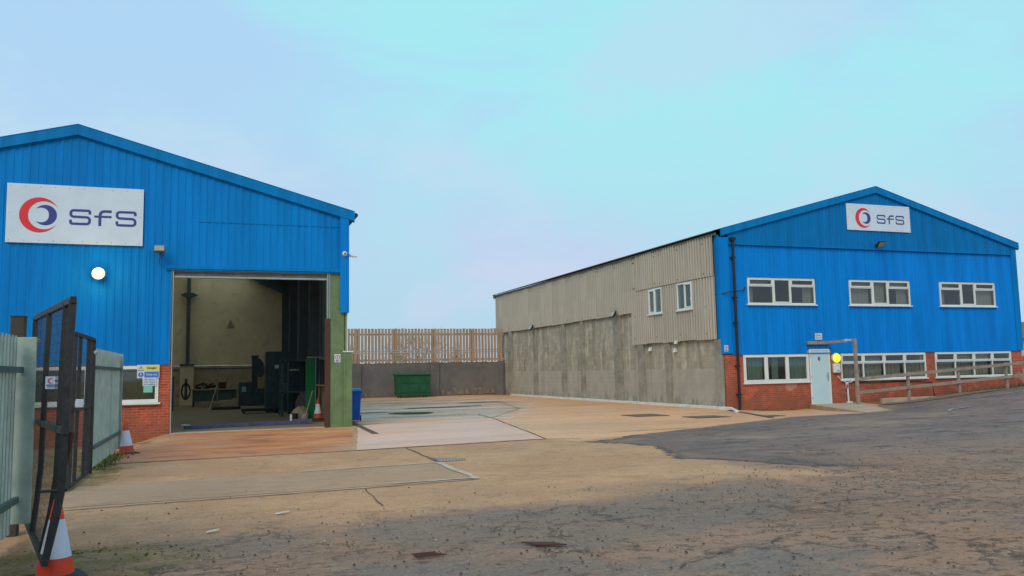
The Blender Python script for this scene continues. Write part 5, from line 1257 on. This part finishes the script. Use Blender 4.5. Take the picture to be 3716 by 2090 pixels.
# ------------------------------------------------------------------ litter, stones, weeds
def chip(label, x, y, w, l, a_, mat, name='litter', cat='litter'):
    t = thing(name, label, cat, (x, y, tz(x, y)+.02), a_)
    m = MB(); m.prism([(-w/2, -l/2), (w/2, -l*.4), (w*.6, l/2), (-w*.4, l*.45)], lambda u, v, q: (u, v, q+.01*math.sin(u*30)), 0, .012); m.build('scrap', M[mat], t, local=True)
chip('crumpled white litter on the tan concrete in front of the workshop', .72, 10.06, .16, .05, .2, 'white_upvc')
chip('small white pointed scrap of litter near the foreground left of centre', -.03, 9.2, .11, .05, -.2, 'white_upvc')
random.seed(12)
dk = MB(); wt = MB()
def stone(mb, x, y, s):
    z = tz(x, y)+.012; n = 5; a0 = random.uniform(0, PI)
    r1 = [(x+s*random.uniform(.7, 1.2)*math.cos(a0+2*PI*k/n), y+s*random.uniform(.7, 1.2)*math.sin(a0+2*PI*k/n), z) for k in range(n)]
    r2 = [(x+(p[0]-x)*.6, y+(p[1]-y)*.6, z+s*random.uniform(.5, .9)) for p in r1]
    mb.add(r1+r2, [(k, (k+1) % n, n+(k+1) % n, n+k) for k in range(n)] + [tuple(n+k for k in range(n))])
cl_ = [(1.2, 8.0), (2.0, 7.0), (3.2, 8.2), (6.2, 9.0), (7.4, 9.2), (7.0, 7.4), (8.4, 10.5), (5.0, 8.6), (9.5, 9.0), (-.6, 8.3), (4.4, 6.1)]
for i in range(3400):
    if random.random() < .6: c0 = random.choice(cl_); x = random.gauss(c0[0], .9); y = random.gauss(c0[1], .8)
    else: y = random.uniform(4.6, 14); x = random.uniform(-1.4, y*1.25+1)
    if x < -1.5 or y < 4: continue
    if y > 11.5 and x < 7.5 and random.random() < .85: continue
    s = random.choice([.003, .003, .004, .004, .005, .006, .007, .009, .014]); 
    stone(wt if random.random() < .04 else dk, x, y, s*(.8 if random.random() < .5 else 1.1))
o = dk.build('loose_gravel', simple('dark_stone', (.07, .058, .048), .9, 0, .5, 30)); tag(o, 'scattered dark grit and small stones on the worn foreground surface', 'gravel', None, 'stuff')
o = wt.build('pale_grit', simple('pale_stone', (.45, .42, .38), .8, 0, .3, 30)); tag(o, 'scattered pale chips among the dark grit in the foreground', 'gravel', None, 'stuff')
def weeds(name, label, pts, n, spread, h):
    m = MB()
    for _ in range(n):
        a0, b0 = random.choice(list(zip(pts[:-1], pts[1:]))); s = random.random(); x = a0[0]+(b0[0]-a0[0])*s+random.gauss(0, spread); y = a0[1]+(b0[1]-a0[1])*s+random.gauss(0, spread); z = tz(x, y)
        a_ = random.uniform(0, 2*PI); hh = h*random.uniform(.3, 1.1); d = Vector((math.cos(a_), math.sin(a_), 0)); w = .012*random.uniform(.6, 1.6)
        p = Vector((x, y, z)); tip = p+d*hh*.6+Vector((0, 0, hh)); sd = Vector((-d.y, d.x, 0))*w
        m.add([p-sd, p+sd, p+d*hh*.25+Vector((0, 0, hh*.6))+sd*.8, tip, p+d*hh*.25+Vector((0, 0, hh*.6))-sd*.8], [(0, 1, 2, 3, 4)])
    o = m.build(name, M['weed']); tag(o, label, 'weeds', None, 'stuff')
weeds('weeds', 'low weeds along the foot of the office brick wall', [(19.8, 27.6), (22.5, 27.6)], 350, .06, .07)
weeds('weeds', 'weeds and grass tufts growing along the kerb under the timber handrail', [(29.2, 26.9), (34.5, 27.0)], 900, .10, .16)
weeds('weeds', 'moss and small weeds at the foot of the far palisade fence', [(-2.05, 16.2), (-1.9, 19.3)], 700, .10, .07)
weeds('weeds', 'sparse moss and weeds in the bottom left foreground', [(-1.6, 8.9), (-.5, 8.7), (.2, 7.9)], 120, .14, .014)
t = thing('rusty_debris', 'flattened rusty strips lying on the foreground tarmac', 'debris', (2.78, 7.25, .02)); m = MB()
for k in range(5): m.bar((2.66+.02*k, 7.33-.035*k, .022), (2.92+.02*k, 7.20-.035*k, .022), .014, .012)
m.build('strips', M['redpost'], t)
t = thing('mesh_scrap', 'small flattened scrap of brown wire mesh in the foreground', 'debris', (1.76, 7.2, .02)); m = MB()
for k in range(6): m.tube([(1.64+.045*k, 7.12, .02), (1.69+.035*k, 7.30, .022)], .004, 4); m.tube([(1.62, 7.12+.03*k, .023), (1.90-.02*k, 7.13+.03*k, .023)], .004, 4)
m.build('wires', M['redpost'], t)

# ------------------------------------------------------------------ world, sun, camera
EL, AZ = 42, 218        # sun elevation, compass-like azimuth measured from +Y clockwise (behind the camera, to the left)
w = bpy.data.worlds.new('World'); bpy.context.scene.world = w; w.use_nodes = True
nt = w.node_tree; nd = nt.nodes; lk = nt.links; bg = nd['Background']
sky = nd.new('ShaderNodeTexSky'); sky.sky_type = 'NISHITA'; sky.sun_disc = False; sky.sun_elevation = R(EL); sky.sun_rotation = R(AZ)
sky.dust_density = 3; sky.air_density = 1.2
tc = nd.new('ShaderNodeTexCoord')
mp = nd.new('ShaderNodeMapping'); mp.inputs['Scale'].default_value = (1, 1, 2.2); lk.new(tc.outputs['Generated'], mp.inputs[0])
nz = nd.new('ShaderNodeTexNoise'); nz.inputs['Scale'].default_value = 2.1; nz.inputs['Detail'].default_value = 5; nz.inputs['Roughness'].default_value = .5; nz.inputs['Distortion'].default_value = .6
lk.new(mp.outputs[0], nz.inputs['Vector'])
mr = nd.new('ShaderNodeMapRange'); mr.interpolation_type = 'SMOOTHSTEP'; mr.inputs[1].default_value = .40; mr.inputs[2].default_value = .64; lk.new(nz.outputs['Fac'], mr.inputs[0])
sx = nd.new('ShaderNodeSeparateXYZ'); lk.new(tc.outputs['Generated'], sx.inputs[0])
hz = nd.new('ShaderNodeMapRange'); hz.interpolation_type = 'SMOOTHSTEP'; hz.inputs[1].default_value = .02; hz.inputs[2].default_value = .36; lk.new(sx.outputs[2], hz.inputs[0])
def mixc(f, a, b):
    m = nd.new('ShaderNodeMix'); m.data_type = 'RGBA'
    for s, v in ((0, f), (6, a), (7, b)):
        if isinstance(v, bpy.types.NodeSocket): lk.new(v, m.inputs[s])
        else: m.inputs[s].default_value = v if s == 0 else tuple(v)+(1,)
    return m.outputs[2]
vd = nd.new('ShaderNodeVectorMath'); vd.operation = 'DOT_PRODUCT'; lk.new(tc.outputs['Generated'], vd.inputs[0]); vd.inputs[1].default_value = Vector((.42, .80, .42)).normalized()
cy = nd.new('ShaderNodeMath'); cy.operation = 'MULTIPLY_ADD'; lk.new(nz.outputs['Fac'], cy.inputs[0]); cy.inputs[1].default_value = -.55; lk.new(vd.outputs['Value'], cy.inputs[2])
cm = nd.new('ShaderNodeMapRange'); cm.interpolation_type = 'SMOOTHSTEP'; cm.inputs[1].default_value = .58; cm.inputs[2].default_value = .74; lk.new(cy.outputs[0], cm.inputs[0])
high = mixc(cm.outputs[0], srgb(180, 219, 250), srgb(170, 240, 247))
low = mixc(mr.outputs[0], srgb(184, 219, 240), srgb(202, 212, 240))
cl_c = mixc(hz.outputs[0], low, high)
ns = nd.new('ShaderNodeMix'); ns.data_type = 'RGBA'; ns.blend_type = 'MULTIPLY'; ns.inputs[0].default_value = 1; lk.new(sky.outputs[0], ns.inputs[6]); ns.inputs[7].default_value = (.10, .10, .10, 1)
cn = nd.new('ShaderNodeTexNoise'); cn.inputs['Scale'].default_value = 3.6; cn.inputs['Detail'].default_value = 7; cn.inputs['Roughness'].default_value = .55; cn.inputs['Distortion'].default_value = .3
cmp_ = nd.new('ShaderNodeMapping'); cmp_.inputs['Scale'].default_value = (1, 1, 2.0); cmp_.inputs['Location'].default_value = (3.1, .7, 1.3); lk.new(tc.outputs['Generated'], cmp_.inputs[0]); lk.new(cmp_.outputs[0], cn.inputs['Vector'])
cr = nd.new('ShaderNodeMapRange'); cr.interpolation_type = 'SMOOTHSTEP'; cr.inputs[1].default_value = .50; cr.inputs[2].default_value = .66; cr.inputs[4].default_value = .75; lk.new(cn.outputs['Fac'], cr.inputs[0])
cl_c = mixc(cr.outputs[0], cl_c, mixc(hz.outputs[0], srgb(208, 216, 243), srgb(190, 228, 247)))
fin = mixc(.92, ns.outputs[2], cl_c)
lk.new(fin, bg.inputs[0]); bg.inputs[1].default_value = 1.0
sd = bpy.data.lights.new('sun', 'SUN'); sd.energy = 1.5; sd.angle = R(30); sd.color = (1, .86, .66)
so = bpy.data.objects.new('sun', sd); C.objects.link(so)
dv = Vector((math.sin(R(AZ))*math.cos(R(EL)), math.cos(R(AZ))*math.cos(R(EL)), math.sin(R(EL))))
so.rotation_euler = dv.to_track_quat('Z', 'Y').to_euler()

F = Vector((0.33446442, 0.93714486, 0.09946385)); r_ = Vector((0.94228547, -0.33425747, -0.01923605)); u_ = Vector((-0.01521957, -0.10015712, 0.99485522))
cd = bpy.data.cameras.new('camera'); cd.sensor_width = 36; cd.lens = 28.9906; cd.clip_end = 3000; cd.clip_start = .05
co = bpy.data.objects.new('camera', cd); C.objects.link(co)
mt = Matrix(((r_.x, u_.x, -F.x, 0), (r_.y, u_.y, -F.y, 0), (r_.z, u_.z, -F.z, 1.6), (0, 0, 0, 1))); co.matrix_world = mt
s = bpy.context.scene; s.camera = co
s.view_settings.view_transform = 'Standard'; s.view_settings.look = 'None'; s.view_settings.exposure = 0; s.view_settings.gamma = 1
s.cycles.max_bounces = 6; s.cycles.transparent_max_bounces = 12
